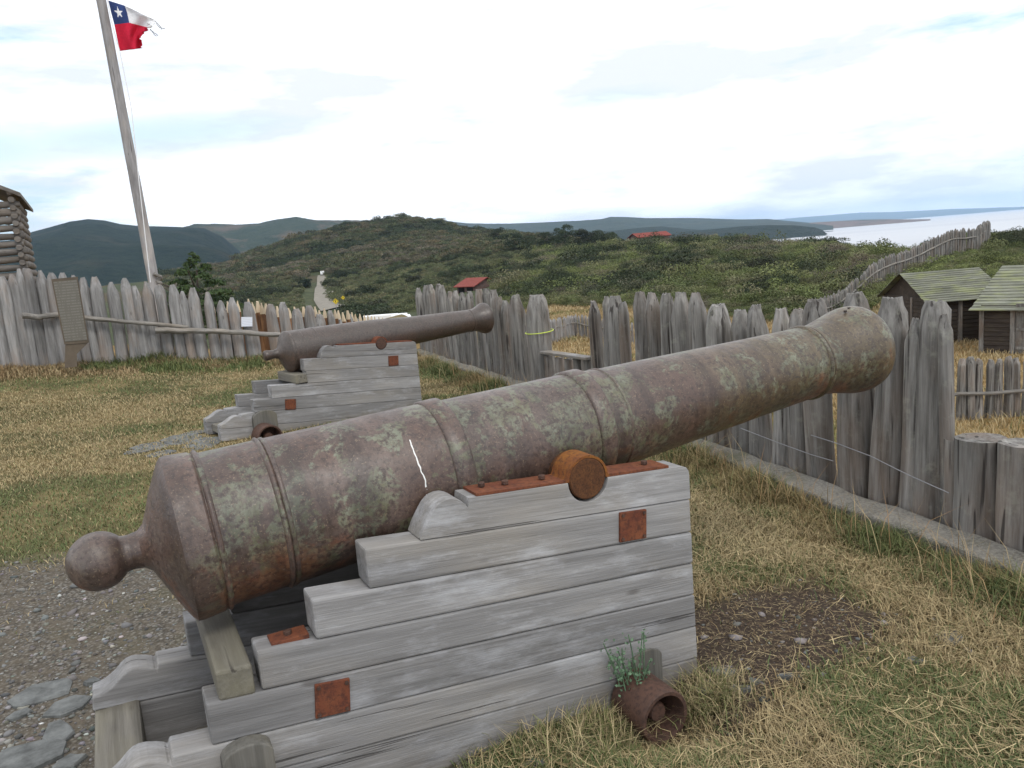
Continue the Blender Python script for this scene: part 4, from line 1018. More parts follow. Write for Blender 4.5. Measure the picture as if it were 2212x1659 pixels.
# square washer on the step
zD = lambda x: jl(*J['C'], x) - GAP
px0, px1 = XD + 0.045, XD + 0.155
cbox('washer_plate', px0, px1, 0.025, 0.095, zD(px1) - 0.006, zD(px0) + 0.006, MAT['rust'], car1, bev=.002)
bolt('bolt', (px0 + px1) / 2, 0.06, zD((px0 + px1) / 2) + 0.009, car1, 0.013, 0.014)
# arched axle brackets and iron truck wheels
def bracket(parent, cx_, ztop_, w_, mat, y=-0.05, zb=-0.1, name='axle_bracket'):
    r = w_ / 2
    pts = [(cx_ - r, zb), (cx_ + r, zb), (cx_ + r, ztop_ - r * .55)] + [(cx_ + r * math.cos(t), ztop_ - r * .55 + r * .55 * math.sin(t)) for t in np.linspace(0.2, math.pi - .2, 9)] + [(cx_ - r, ztop_ - r * .55)]
    return prism(name, pts, y, 0.0 - 0.0015, mat, parent, 0.004)
MAT['bracket'] = wood('bracket_wood', 'Z', light=(0.32, 0.31, 0.28), dark=(0.15, 0.145, 0.13), warm=(0.25, 0.22, 0.15), warmth=0.5, crack=0.7)
b1 = L1(1393, 1402); bw = abs(L1(1426, 1430)[0] - L1(1360, 1430)[0])
bracket(car1, b1[0], b1[1], bw, MAT['bracket'], y=-0.012)
b2 = L1(533, 1612, -0.06); bw2 = abs(L1(593, 1640, -.06)[0] - L1(477, 1640, -.06)[0])
bracket(car1, b2[0], b2[1], bw2, MAT['bracket'], y=-0.06)
def wheel(parent, x, z, y0, y1, r, seg=44):
    """hollow iron truck with an axle boss; axis along local y, open end toward -y"""
    def tubep(name, rs, mat, par):
        V = []; F = []
        for (y, rr) in rs:
            for i in range(seg): a = 6.28318 * i / seg; V.append((x + rr * math.cos(a), y, z + rr * math.sin(a)))
        for j in range(len(rs) - 1):
            for i in range(seg): F.append((j * seg + i, j * seg + (i + 1) % seg, (j + 1) * seg + (i + 1) % seg, (j + 1) * seg + i))
        o = mobj(name, V, F, mat, par)
        bm = bmesh.new(); bm.from_mesh(o.data); bmesh.ops.recalc_face_normals(bm, faces=bm.faces); bm.to_mesh(o.data); bm.free()
        return smooth_angle(o, 40)
    rim = tubep('wheel', [(y1, 0.001), (y1, r * .96), (y1 - .004, r), (y0 + .006, r), (y0, r - .004), (y0, r - .016), (y0 + .012, r - .02), (y1 - .05, r - .02), (y1 - .05, .01)], MAT['rust_dark'], parent)
    tubep('axle_boss', [(y1 - .04, r * .36), (y0 + .05, r * .36), (y0 + .04, r * .3), (y0 + .04, .001)], MAT['rust_dark'], rim)
    return rim
wc1 = tolocal(onplane(1438, 1552, O1 + fr1[2] * (-0.20), side1), fr1)
wheel(car1, wc1[0], wc1[2], wc1[1], -0.008, 0.098)
w2 = L1(533, 1745, -0.1)
wheel(car1, w2[0], w2[1], -0.3, -0.065, 0.095)

# ---- far carriage
az2_ = rad(54.3); base2 = atz(477, 955, 0.05); s2 = np.array([math.cos(az2_), -math.sin(az2_), 0])
T2 = onplane(824, 742, base2, s2)
O2 = np.array([T2[0], T2[1], 0.0]); fr2 = frame(O2, az2_)
car2 = empty('gun_carriage', tuple(O2), math.pi / 2 - az2_, 'small stepped grey plank carriage under the far brown cannon', 'gun carriage')
def L2(px, py, y=0.0):
    q = tolocal(onplane(px, py, O2 + fr2[2] * y, s2), fr2); return (q[0], q[2])
XR2 = L2(905, 800)[0]
J2 = {'T': ((735, 746), (893, 737.5)), 'A': ((692, 774), (903.5, 763)), 'B': ((658, 802), (904, 788)), 'C': ((663, 828), (905, 812)), 'D': ((588, 861), (906, 837)), 'E': ((551, 891), (908, 862)), 'F': ((476, 928), (908, 889))}
def j2(k, x):
    (x0, z0), (x1, z1_) = L2(*J2[k][0]), L2(*J2[k][1]); return z0 + (z1_ - z0) * (x - x0) / (x1 - x0)
TH2 = 0.11; DW2 = 0.60
sc2 = [L2(*p) for p in [(692, 773), (694, 764), (698, 755), (703, 749), (709, 746.5), (716, 747), (722, 749), (727, 752), (728, 746.5)]]
zt2 = lambda x: j2('T', x)
nz2 = T2[2]; nr2 = 0.068
def cl1(v): return max(-1, min(1, v))
a0 = math.asin(cl1((zt2(-nr2) - nz2) / nr2)); a1 = math.asin(cl1((zt2(nr2) - nz2) / nr2))
A2p = sc2 + arc(0, nz2, nr2, math.pi - a0, 2 * math.pi + a1, 16) + [(XR2 - .03, zt2(XR2 - .03)), (XR2 - .008, zt2(XR2) - .01), (XR2, zt2(XR2) - .04), (XR2, j2('A', XR2) + GAP), (sc2[0][0], j2('A', sc2[0][0]) + GAP)]
def pp2(t, b, xl):
    return [(xl, j2(b, xl) + GAP), (XR2, j2(b, XR2) + GAP), (XR2, j2(t, XR2) - GAP), (xl, j2(t, xl) - GAP)]
xb = L2(657, 790)[0]; xc = L2(663, 815)[0]; xd = L2(587, 848)[0]; xe = L2(549, 878)[0]
s2p = [L2(*p) for p in [(476.5, 925), (477, 920), (486, 915), (493, 910), (500, 904), (508, 899.5), (516, 898.5), (521, 901), (522, 896)]]
for y0, y1 in ((0, TH2), (DW2 - TH2, DW2)):
    prism('plank', A2p, y0, y1, MAT['plank'], car2, .005)
    prism('plank', pp2('A', 'B', xb), y0 + .001, y1, MAT['plank'], car2, .005)
    prism('plank', pp2('B', 'C', xc), y0, y1, MAT['plank'], car2, .005)
    prism('plank', pp2('C', 'D', xd), y0 + .001, y1, MAT['plank'], car2, .005)
    prism('plank', pp2('D', 'E', xe), y0, y1, MAT['plank'], car2, .005)
    prism('plank', [(s2p[0][0], j2('F', s2p[0][0]) + GAP), (XR2, j2('F', XR2) + GAP), (XR2, j2('E', XR2) - GAP), (xe, j2('E', xe) - GAP)] + s2p[::-1], y0 + .001, y1, MAT['plank'], car2, .005)
    xg = L2(478, 940)[0]
    prism('plank', [(xg, -0.05 + 0.1), (XR2, -.1), (XR2, j2('F', XR2) - GAP), (xg, j2('F', xg) - GAP)], y0, y1, MAT['plank'], car2, .005)
xs0 = L2(728, 746)[0] + .02; xs1 = XR2 - .05
for yy in (0.003, DW2 - TH2 + .003):
    strap_mesh(car2, zt2, xs0, xs1, yy, yy + TH2 - .006, nz2, 0.064, 0.011, MAT['rust'])
zcp = lambda x, y: (x * .2951 + 460.8, y * .2951 + 518.4)
plate([zcp(1280, 850), zcp(1352, 845), zcp(1355, 917), zcp(1283, 922)], car2, L2)
plate([zcp(524, 1166), zcp(603, 1163), zcp(604, 1240), zcp(526, 1242)], car2, L2)
xq0, xq1 = L2(*zcp(597, 1000))[0], L2(*zcp(680, 1000))[0]
cbox('stool_bed', xq0, xq1, -0.02, 0.5, j2('C', xq0) + .002, L2(*zcp(620, 985))[1], MAT['beam'], car2)
cbox('transom', XR2 - .12, XR2 - .02, TH2, DW2 - TH2, .02, .45, MAT['beam'], car2)
cbox('transom', xc + .2, xc + .32, TH2, DW2 - TH2, .05, .4, MAT['beam'], car2)
cbox('rear_axletree', xe - .30, xe - .18, -.0 + TH2, DW2 - TH2, .08, j2('F', xe - .2), MAT['beam'], car2)
bb = L2(571, 887, -.05); bracket(car2, bb[0], bb[1], 0.24, MAT['bracket'], y=-.05, zb=0.0)
wv = L2(577, 943, -.15); wheel(car2, wv[0], wv[1], -.25, -.055, 0.125)

# ------------------------------------------------------------------ flagpole and flag
rp_ = 21.0
pb_ = atr(334, 618, rp_); pt_ = atr(211, -40, rp_)
base_z = float(gz(np.array([pb_[0]]), np.array([pb_[1]]))[0])
fp = empty('flagpole', (pb_[0], pb_[1], base_z), 0, 'tall grey wooden flagpole standing behind the left palisade', 'flagpole')
top = pt_ - np.array([pb_[0], pb_[1], base_z]); low = pb_ - np.array([pb_[0], pb_[1], base_z])
dirp = (top - low) / (top - low)[2]
P = [low + dirp * (z - low[2]) for z in np.linspace(-0.3, top[2] + 1.0, 24)]
tube('pole', P, [0.135 - 0.038 * i / 23 for i in range(24)], MAT['pole'], fp, 16, jit=0.02)
hp = [atr(px, py, rp_ - 0.2) - np.array(fp.location) for px, py in [(229, -20), (239, 40), (259, 112), (284, 235), (300, 390), (325, 610)]]
tube('halyard', hp, 0.011, MAT['white'], fp, 6)
V, F = [], []
kn = low + np.array([0.16, -0.1, 0.12])
tube('rope_knot', [kn + np.array([0.06 * math.sin(t * 2), -.05 * math.cos(t), t * .05 - .12]) for t in np.linspace(0, 6, 14)], 0.04, MAT['rail'], fp, 7, jit=.2)
# flag: rows from the bottom edge to the top edge
rows = [(0.0, [(259, 110), (284, 107), (308, 104)]), (0.25, [(253, 82), (280, 80), (304, 78)]), (0.5, [(247, 53), (279, 49), (326, 61)]), (0.75, [(240, 27), (274, 27), (336, 50)]), (1.0, [(234, 1), (269, 12), (337, 44)])]
NU, NV = 66, 54
def rowpt(v, u):
    ks = [r[0] for r in rows]; out = []
    for c in (0, 1, 2):
        out.append((np.interp(v, ks, [r[1][c][0] for r in rows]), np.interp(v, ks, [r[1][c][1] for r in rows])))
    k = u / 0.45 if u < 0.45 else (u - 0.45) / 0.55
    a, b = (out[0], out[1]) if u < 0.45 else (out[1], out[2])
    return a[0] + (b[0] - a[0]) * k, a[1] + (b[1] - a[1]) * k
V = []
for j in range(NV + 1):
    for i in range(NU + 1):
        u, v = i / NU, j / NV
        frq = 1 - 0.05 * max(0, math.sin(v * 70) + math.sin(v * 41)) * (u > .9)
        x, y = rowpt(v, u * frq)
        V.append(atr(x, y, rp_ - 0.15 + 0.10 * math.sin(u * 9 + v * 4) * (0.3 + u) + 0.05 * math.sin(u * 17 - v * 9) * u) )
c0 = V[(NV // 2) * (NU + 1)]
V = [p - c0 for p in V]
F = []; mi = []
def in_star(u, v):
    x, y = (u - 0.22) / 0.45 * 1.0 / 0.5 * 0.5, (v - 0.75) / 0.5
    x, y = (u - 0.22) / 0.13, (v - 0.75) / 0.15
    r = math.hypot(x, y)
    if r > 1: return False
    a = math.atan2(x, y) % (2 * math.pi / 5); a = abs(a - math.pi / 5)
    # star: outer 1 at a=pi/5 (tips at multiples), inner 0.40
    a = math.pi / 5 - a
    R1, R2 = 1.0, 0.40
    x1, y1 = R1, 0; x2, y2 = R2 * math.cos(math.pi / 5), R2 * math.sin(math.pi / 5)
    pxx, pyy = r * math.cos(a), r * math.sin(a)
    return (x2 - x1) * (pyy - y1) - (y2 - y1) * (pxx - x1) > 0
for j in range(NV):
    for i in range(NU):
        a = j * (NU + 1) + i; F.append((a, a + 1, a + NU + 2, a + NU + 1))
        u, v = (i + .5) / NU, (j + .5) / NV
        mi.append(0 if v < 0.5 else (1 if u > 0.45 else (1 if in_star(u, v) else 2)))
def cloth(name, col, trans=0.3):
    m = M(name, rough=0.8, spec=0.1); wv = m.noise(m.co((30, 30, 30)), 1, 3, 0.6)
    c = m.mix(1.0, col, m.ramp(wv, [(0.3, 0.9), (0.7, 1.08)]), 'MULTIPLY'); m.out(c)
    tr = m.n('ShaderNodeBsdfTranslucent'); m.l(c, tr.inputs[0]); mxs = m.n('ShaderNodeMixShader'); mxs.inputs[0].default_value = trans
    m.l(m.b.outputs[0], mxs.inputs[1]); m.l(tr.outputs[0], mxs.inputs[2]); m.l(mxs.outputs[0], m.N['Material Output'].inputs[0]); return m.m
fl = mobj('flag', V, F, [cloth('flag_red', (0.68, 0.03, 0.07)), cloth('flag_white', (0.85, 0.85, 0.86)), cloth('flag_blue', (0.05, 0.08, 0.22))], None, tuple(c0), smooth=True)
fl.data.polygons.foreach_set('material_index', mi)
sm_ = fl.modifiers.new('thickness', 'SOLIDIFY'); sm_.thickness = 0.006
tag(fl, 'frayed white, blue and red flag with one white star, flying from the pole', 'flag')
for (a, b, c, d) in (((336, 46), (342, 52), (347, 58), (350, 64)), ((337, 50), (345, 60), (352, 61), (356, 62)), ((325, 63), (330, 70), (337, 73), (341, 77)), ((324, 64), (331, 69), (333, 75), (338, 78))):
    tube('frayed_thread', [atr(*q, rp_ - .2) - c0 for q in (a, b, c, d)], 0.008, MAT['wire'], fl, 5)

# ------------------------------------------------------------------ log blockhouse at the far left
kx = atr(37, 500, 25.0)
bh = empty('blockhouse', (kx[0], kx[1], 0.2), rad(27), 'grey stacked-log blockhouse with a small window at the left edge', 'building')
# local: x to the right, y away; wall corner at x=0
def logx(name, x0, x1, y, z, r, parent, seed, along='x'):
    R_ = random.Random(seed); n = 8; pts = []
    for i in range(n):
        t = i / (n - 1); s = x0 + (x1 - x0) * t
        p = (s, y + R_.uniform(-.015, .015), z + R_.uniform(-.015, .015)) if along == 'x' else (y + R_.uniform(-.015, .015), s, z + R_.uniform(-.015, .015))
        pts.append(p)
    rs = [r * R_.uniform(.93, 1.07) * (0.72 if i in (0, n - 1) else 1) for i in range(n)]
    return tube(name, pts, rs, MAT['log'], parent, 10)
zt_ = atr(55, 428, 25.0)[2] - 0.2; zb_ = -0.2; lr_ = 0.105; k = 0
wz0, wz1 = atr(10, 487, 25)[2] - .2, atr(10, 447, 25)[2] - .2
wx0, wx1 = -1.15, -0.52
z = zb_
while z < zt_ + 1.3:
    ex = 0.14 + 0.04 * math.sin(k * 2.1)
    cut = z - zt_
    xr_ = ex if cut < 0 else ex - 0.35 - cut * 1.6
    if wz0 < z < wz1:
        logx('log', -6.0, wx0, 0, z, lr_, bh, k); logx('log', wx1, xr_, 0, z, lr_, bh, k + 500)
    else:
        logx('log', -6.0, xr_, 0, z, lr_, bh, k)
    if cut < 0.1: logx('side_log', -0.2, 4.6, 0.0, z + lr_, lr_, bh, k + 900, along='y')
    z += 2 * lr_ * 0.97; k += 1
cbox('window', wx0 + .02, wx1 - .02, 0.0, 0.05, wz0 + .03, wz1 - .03, MAT['black'], bh, bev=0.002)
cbox('window_frame', wx1 - .06, wx1 + .06, -.12, -.04, wz0 - .05, wz1 + .05, MAT['rail'], bh)
ra = np.array([0.24, -0.25, zt_ + 0.02]); rb_ = np.array([-3.2, -0.25, zt_ + 0.02 + 3.44 * 0.5])
V = [ra, rb_, rb_ + [0, 5.2, 0], ra + [0, 5.2, 0]]; V = V + [p + np.array([0, 0, .1]) for p in V]
mobj('roof', V, [(0, 3, 2, 1), (4, 5, 6, 7), (0, 1, 5, 4), (1, 2, 6, 5), (2, 3, 7, 6), (3, 0, 4, 7)], MAT['log'], bh)
mobj('roof', [(-p[0] - 6.4, p[1], p[2]) for p in V], [(0, 1, 2, 3), (7, 6, 5, 4), (4, 5, 1, 0), (5, 6, 2, 1), (6, 7, 3, 2), (7, 4, 0, 3)], MAT['log'], bh)

# ------------------------------------------------------------------ sheds
def shed(name, label, O, ex, ey, Lx, W_, zb, ze, zr, over, mat_wall, door=None, posts=(), slopes=(0, 1)):
    """O: plan corner (near-left), ex along ridge, ey depth direction"""
    e = empty(name, (O[0], O[1], zb), math.atan2(ex[1], ex[0]), label, 'shed')
    H = ze - zb; R_ = zr - zb
    V = [(0, 0, -.4), (Lx, 0, -.4), (Lx, W_, -.4), (0, W_, -.4), (0, 0, H), (Lx, 0, H), (Lx, W_, H), (0, W_, H), (0, W_ / 2, R_), (Lx, W_ / 2, R_)]
    F = [(0, 1, 5, 4), (1, 2, 6, 9, 5), (2, 3, 7, 6), (3, 0, 4, 8, 7)]
    mobj('wall', V, F, mat_wall, e)
    # board laps
    zz = -0.2; k = 0; Vb = []; Fb = []
    while zz < H - .1:
        n0 = len(Vb)
        for (x0, y0, x1, y1) in ((-.03, -.03, Lx + .03, -.03), (-.03, W_ + .03, -.03, -.03)):
            n0 = len(Vb); dx, dy = (0, -.025) if y0 == y1 else (-.025, 0)
            Vb += [(x0, y0, zz), (x1, y1, zz), (x1 + dx, y1 + dy, zz + .02), (x0 + dx, y0 + dy, zz + .02), (x0, y0, zz + .17), (x1, y1, zz + .17)]
            Fb += [(n0, n0 + 1, n0 + 2, n0 + 3), (n0 + 3, n0 + 2, n0 + 5, n0 + 4)]
        zz += 0.17
    mobj('cladding', Vb, Fb, mat_wall, e)
    nC = 15
    for sgn in (0, 1):
        Vr = []; Fr = []
        for c in range(nC):
            t0, t1 = c / nC, (c + 1.12) / nC
            def P(t, up):
                yy = (-over + (W_ / 2 + over) * t) if sgn == 0 else (W_ + over - (W_ / 2 + over) * t)
                slope = (R_ - H) / (W_ / 2); zz = R_ - slope * abs(W_ / 2 - yy) + up; return yy, zz
            y0, z0 = P(t0, .055); y1, z1_ = P(min(t1, 1.0), .02)
            y0b, z0b = P(t0, .02)
            n0 = len(Vr); j = random.uniform(-.02, .02)
            Vr += [(-over + j, y0, z0), (Lx + over + j, y0, z0), (Lx + over + j, y1, z1_), (-over + j, y1, z1_), (-over + j, y0b, z0b), (Lx + over + j, y0b, z0b)]
            Fr += [(n0, n0 + 1, n0 + 2, n0 + 3), (n0 + 4, n0 + 5, n0 + 1, n0), (n0, n0 + 3, n0 + 4), (n0 + 5, n0 + 2, n0 + 1)]
        mobj('roof', Vr, Fr, MAT['shingle'], e)
    for (x, y) in posts: cbox('corner_post', x - .08, x + .08, y - .09, y + .07, -.3, H - 0.02 if y <= 0 else H, MAT['post'], e)
    if door:
        x0, x1, h = door
        d = cbox('door', x0, x1, -.11, -.06, 0.0, h, MAT['post'], e)
        for zz in (.25, h / 2, h - .25): cbox('door_ledge', x0 + .03, x1 - .03, -.14, -.111, zz - .05, zz + .05, MAT['post'], d)
    return e
yr, ye = 36.0, 33.7
pr = aty(1945, 592, yr); pe = aty(2000, 654, ye); pr2 = aty(2108, 578, yr)
shed('shed', 'dark board shed with mossy plank roof, gable to the left, farther of two', (pr[0] + .25, ye + .3), (1, 0), (0, 1), 3.0, 2 * (yr - ye) - .6, float(gz(np.array([18.0]), np.array([34.0]))[0]), pe[2] + .1, pr[2], 0.3, MAT['dark_wall'], posts=[(0.0, -.02), (1.3, -.02), (2.5, -.02), (0, 1.4)])
c2 = aty(2122, 664, 30.0)
ex = np.array([.66, -.75]); ey = np.array([.75, .66])
O_ = np.array([c2[0], 30.0])
shed('shed', 'nearer shed at the right edge with a mossy plank roof and a plank door', O_, ex, ey, 5.0, 6.6, float(gz(np.array([c2[0]]), np.array([30.0]))[0]), c2[2] + .03, aty(2190, 578, 32.5)[2] + .1, 0.35, MAT['dark_wall'], door=(1.15, 2.1, 1.9), posts=[(0, 0), (1.05, -.02)])

# ------------------------------------------------------------------ red-roofed houses
def house(label, px, py, r, Lx, Wy, H, Rz, rot, wins, dz=0.0):
    p = gpt(px, r); zb = float(gz(np.array([p[0]]), np.array([p[1]]))[0]) + dz
    e = empty('red_roof_house', (p[0], p[1], zb), rot, label, 'house')
    V = [(-Lx / 2, -Wy / 2, -1), (Lx / 2, -Wy / 2, -1), (Lx / 2, Wy / 2, -1), (-Lx / 2, Wy / 2, -1), (-Lx / 2, -Wy / 2, H), (Lx / 2, -Wy / 2, H), (Lx / 2, Wy / 2, H), (-Lx / 2, Wy / 2, H), (-Lx / 2, 0, H + Rz), (Lx / 2, 0, H + Rz)]
    mobj('wall', V, [(0, 1, 5, 4), (1, 2, 6, 9, 5), (2, 3, 7, 6), (3, 0, 4, 8, 7)], MAT['brown_wall'], e)
    o = .6
    for sg in (-1, 1):
        ye_ = sg * (Wy / 2 + o); ze_ = H - o * Rz / (Wy / 2)
        V = [(-Lx / 2 - o, ye_, ze_ + .05), (Lx / 2 + o, ye_, ze_ + .05), (Lx / 2 + o, 0, H + Rz + .1), (-Lx / 2 - o, 0, H + Rz + .1)]
        V += [(x, y, z + .15) for x, y, z in V]
        f = mobj('roof', V, [(0, 3, 2, 1), (4, 5, 6, 7), (0, 1, 5, 4), (1, 2, 6, 5), (2, 3, 7, 6), (3, 0, 4, 7)], MAT['red_roof'], e)
        bm = bmesh.new(); bm.from_mesh(f.data); bmesh.ops.recalc_face_normals(bm, faces=bm.faces); bm.to_mesh(f.data); bm.free()
    for (x0, x1, z0, z1_) in wins: cbox('window', x0, x1, -Wy / 2 - .08, -Wy / 2 - .01, z0, z1_, MAT['black'], e)
    return e
house('small brown house with a red gable roof behind the palisade, in the valley scrub', 1030, 620, 170, 6.0, 6.2, 2.3, 1.3, rad(-50), [(-2.5, -.5, .9, 2.1), (.4, 2.4, .9, 2.1)], dz=-1.3)
house('long low brown building with a flat red roof on the ridge beside dark trees', 1406, 535, 305, 13.5, 6.5, 3.8, 1.3, rad(22), [(-5, -3.5, 1.9, 3.0), (-2, -.5, 1.9, 3.0), (1.5, 3.0, 1.9, 3.0)], dz=1.1)

# ------------------------------------------------------------------ road, car, road signs
road_l = [(748, 230, 9.0), (728, 250, 8.0), (706, 270, 7.0), (700, 300, 6.4), (701, 340, 6.1), (705, 380, 6.0), (705, 410, 6.0)]
Rp = []
mr = M('road_gravel', rough=0.95, spec=0.1); ra_ = mr.noise(mr.co((.6, .6, .6), rand=False), 1, 6, .7)
mr.out(mr.mix(mr.ramp(ra_, [(.35, 0.), (.65, 1.)]), (0.19, 0.175, 0.145), (0.27, 0.25, 0.215)))
# left edge / right edge columns in the picture against distance
E_ = [(688, 762, 215), (684, 742, 225), (679, 727, 240), (676, 721, 258), (679, 720, 280), (683, 721, 310), (687, 722, 345), (689, 723, 380), (691, 724, 405)]
V = []; N_ = 80
ds = np.array([q[2] for q in E_], float)
for r in np.linspace(ds[0], ds[-1], N_):
    lx = np.interp(r, ds, [q[0] for q in E_]); rx = np.interp(r, ds, [q[1] for q in E_])
    for t in np.linspace(0, 1, 6):
        a = gpt(lx + (rx - lx) * t, r); V.append((a[0], a[1], float(gz(np.array([a[0]]), np.array([a[1]]))[0]) + 0.30))
F = [(i * 6 + k, i * 6 + k + 1, (i + 1) * 6 + k + 1, (i + 1) * 6 + k) for i in range(N_ - 1) for k in range(5)]
tag(mobj('road', V, F, mr.m, smooth=True), kind='structure')
def on_ground(px, r): a = gpt(px, r); return np.array([a[0], a[1], float(gz(np.array([a[0]]), np.array([a[1]]))[0])])
def car(px, r, rot, label, mat, L_=4.6, Wd=1.9, Hh=2.0):
    p = on_ground(px, r); e = empty('car', tuple(p + [0, 0, .3]), rot, label, 'car')
    y = Wd / 2
    prof = [(-L_ / 2, .35), (L_ / 2, .35), (L_ / 2, .95), (L_ / 2 - .9, 1.1), (L_ / 2 - 1.6, Hh - .1), (L_ / 2 - 2.0, Hh), (-L_ / 2 + .3, Hh), (-L_ / 2, 1.1)]
    prism('body', prof, -y, y, mat, e, .08)
    prism('window_band', [(-L_ / 2 + .35, 1.15), (L_ / 2 - 1.15, 1.15), (L_ / 2 - 1.7, Hh - .2), (-L_ / 2 + .5, Hh - .2)], -y - .02, y + .02, MAT['black'], e, .02)
    for x in (-L_ / 2 + .9, L_ / 2 - .9):
        for s in (-1, 1):
            n = 14; V = [(x + .35 * math.cos(6.283 * i / n), s * (y - .1 + .13 * k), .35 + .35 * math.sin(6.283 * i / n)) for k in (0, 1) for i in range(n)]
            mobj('wheel', V, [tuple(range(n)), tuple(range(2 * n - 1, n - 1, -1))] + [(i, (i + 1) % n, (i + 1) % n + n, i + n) for i in range(n)], MAT['iron_dark'], e)
    return e
car(702, 402, rad(100), 'small white car at the top of the gravel road', MAT['white'])
car(715, 408, rad(80), 'tiny pale grey car just right of the white one on the road crest', plain('grey_paint', (.45, .44, .43), .4), 3.8, 1.7, 1.5)
def road_sign(px, pyc, r, size, label, symbol):
    c = atr(px, pyc, r); g0 = on_ground(px, r)[2]
    e = empty('road_sign', (c[0], c[1], g0), math.atan2(-c[0], c[1]) * 1.0, label, 'road sign', None)
    h = c[2] - g0; s = size / 2
    # diamond plate facing the camera (-y)
    V = [(0, 0, h - s), (s, 0, h), (0, 0, h + s), (-s, 0, h)]; V += [(x, .03, z) for x, y, z in V]
    mobj('plate', V, [(0, 1, 2, 3), (7, 6, 5, 4), (0, 4, 5, 1), (1, 5, 6, 2), (2, 6, 7, 3), (3, 7, 4, 0)], MAT['yellow'], e)
    k = .86
    # black border
    Vb = [(0, -.012, h - s * k), (s * k, -.012, h), (0, -.012, h + s * k), (-s * k, -.012, h)]; k2 = .74
    Vb += [(0, -.012, h - s * k2), (s * k2, -.012, h), (0, -.012, h + s * k2), (-s * k2, -.012, h)]
    mobj('border', Vb, [(i, (i + 1) % 4, (i + 1) % 4 + 4, i + 4) for i in range(4)], MAT['black'], e)
    if symbol == 'bend':
        pts = [(-.10, -.38), (.10, -.38), (.10, -.02), (-.02, .16), (.14, .16), (-.08, .42), (-.30, .16), (-.16, .16), (-.10, .0)]
    else:
        pts = [(-.22, -.2), (.22, -.2), (.22, .2), (-.22, .2)]
    pts = [(x * s, z * s + h) for x, z in pts]
    mobj('symbol', [(x, -.018, z) for x, z in pts], [tuple(range(len(pts)))], MAT['black'], e)
    tube('sign_post', [(0, .06, -.3), (0, .06, h + s * .6)], .05, MAT['wire'], e, 8)
road_sign(725, 651, 190, 1.45, 'larger yellow diamond road sign with a black arrow beside the gravel road', 'bend')
road_sign(741, 643, 225, 1.2, 'smaller yellow diamond road sign, the one further along the road', 'dot')

# stacked white boards beyond the stake fence
for i, (x0, x1, ya, th_) in enumerate([(785, 845, 686, .3), (815, 888, 689, .25), (800, 860, 683, .22), (835, 886, 684, .2), (845, 880, 680, .2)]):
    a = atr(x0, ya + 2, 55 + i * .6); b = atr(x1, ya - (x1 - x0) * .07 + 2, 55 + i * .6)
    o = beam('white_board_stack', a, b, 1.0, th_, MAT['white'])
    tag(o, ['lowest left stack of white boards beyond the stakes', 'long low stack of white boards nearest the palisade corner', 'middle stack of white boards behind the far cannon barrel', 'right upper stack of white boards beyond the stakes', 'topmost short stack of white boards beyond the stakes'][i], 'boards', 'white boards stacked beyond the palisade')

# ------------------------------------------------------------------ foliage
def leaf_mat(name, c1, c2, c3, attr=None):
    m = M(name, rough=0.75, spec=0.25)
    oi = m.n('ShaderNodeObjectInfo'); geo = m.n('ShaderNodeNewGeometry')
    ps = m.n('ShaderNodeVectorMath', operation='MULTIPLY'); m.l(geo.outputs['Position'], ps.inputs[0]); ps.inputs[1].default_value = (.045, .045, .02)
    a = m.noise(ps.outputs[0], 1, 7, .72)
    c = m.mix(m.ramp(a, [(.40, 0.), (.58, 1.)]), c1, c2)
    c = m.mix(m.ramp(a, [(.60, 0.), (.72, .8)]), c, c3)
    c = m.mix(m.ramp(oi.outputs['Random'], [(.45, 0.), (1.0, .85)]), c, c3)
    c = m.mix(1.0, c, m.ramp(m.math('FRACT', m.math('MULTIPLY', oi.outputs['Random'], 17.3)), [(0., .5), (.35, .95), (1., 1.3)]), 'MULTIPLY')
    c = m.mix(0.6, c, m.mix(1.0, c, m.ramp(geo.outputs['Random Per Island'], [(0., .45), (1., 1.55)]), 'MULTIPLY'))
    return m.out(c)
lm_scrub = leaf_mat('scrub_leaves', (0.080, 0.102, 0.038), (0.15, 0.175, 0.06), (0.165, 0.15, 0.09))
lm_dark = leaf_mat('dark_tree_leaves', (0.022, 0.036, 0.018), (0.038, 0.052, 0.024), (0.045, 0.048, 0.028))
lm_conifer = leaf_mat('bright_conifer_leaves', (0.045, 0.085, 0.022), (0.070, 0.115, 0.03), (0.05, 0.08, 0.03))
lm_forest = leaf_mat('forest_leaves', (0.062, 0.078, 0.036), (0.092, 0.102, 0.048), (0.125, 0.095, 0.056))
lm_heath = leaf_mat('heath_leaves', (0.075, 0.092, 0.042), (0.115, 0.13, 0.062), (0.15, 0.135, 0.075))
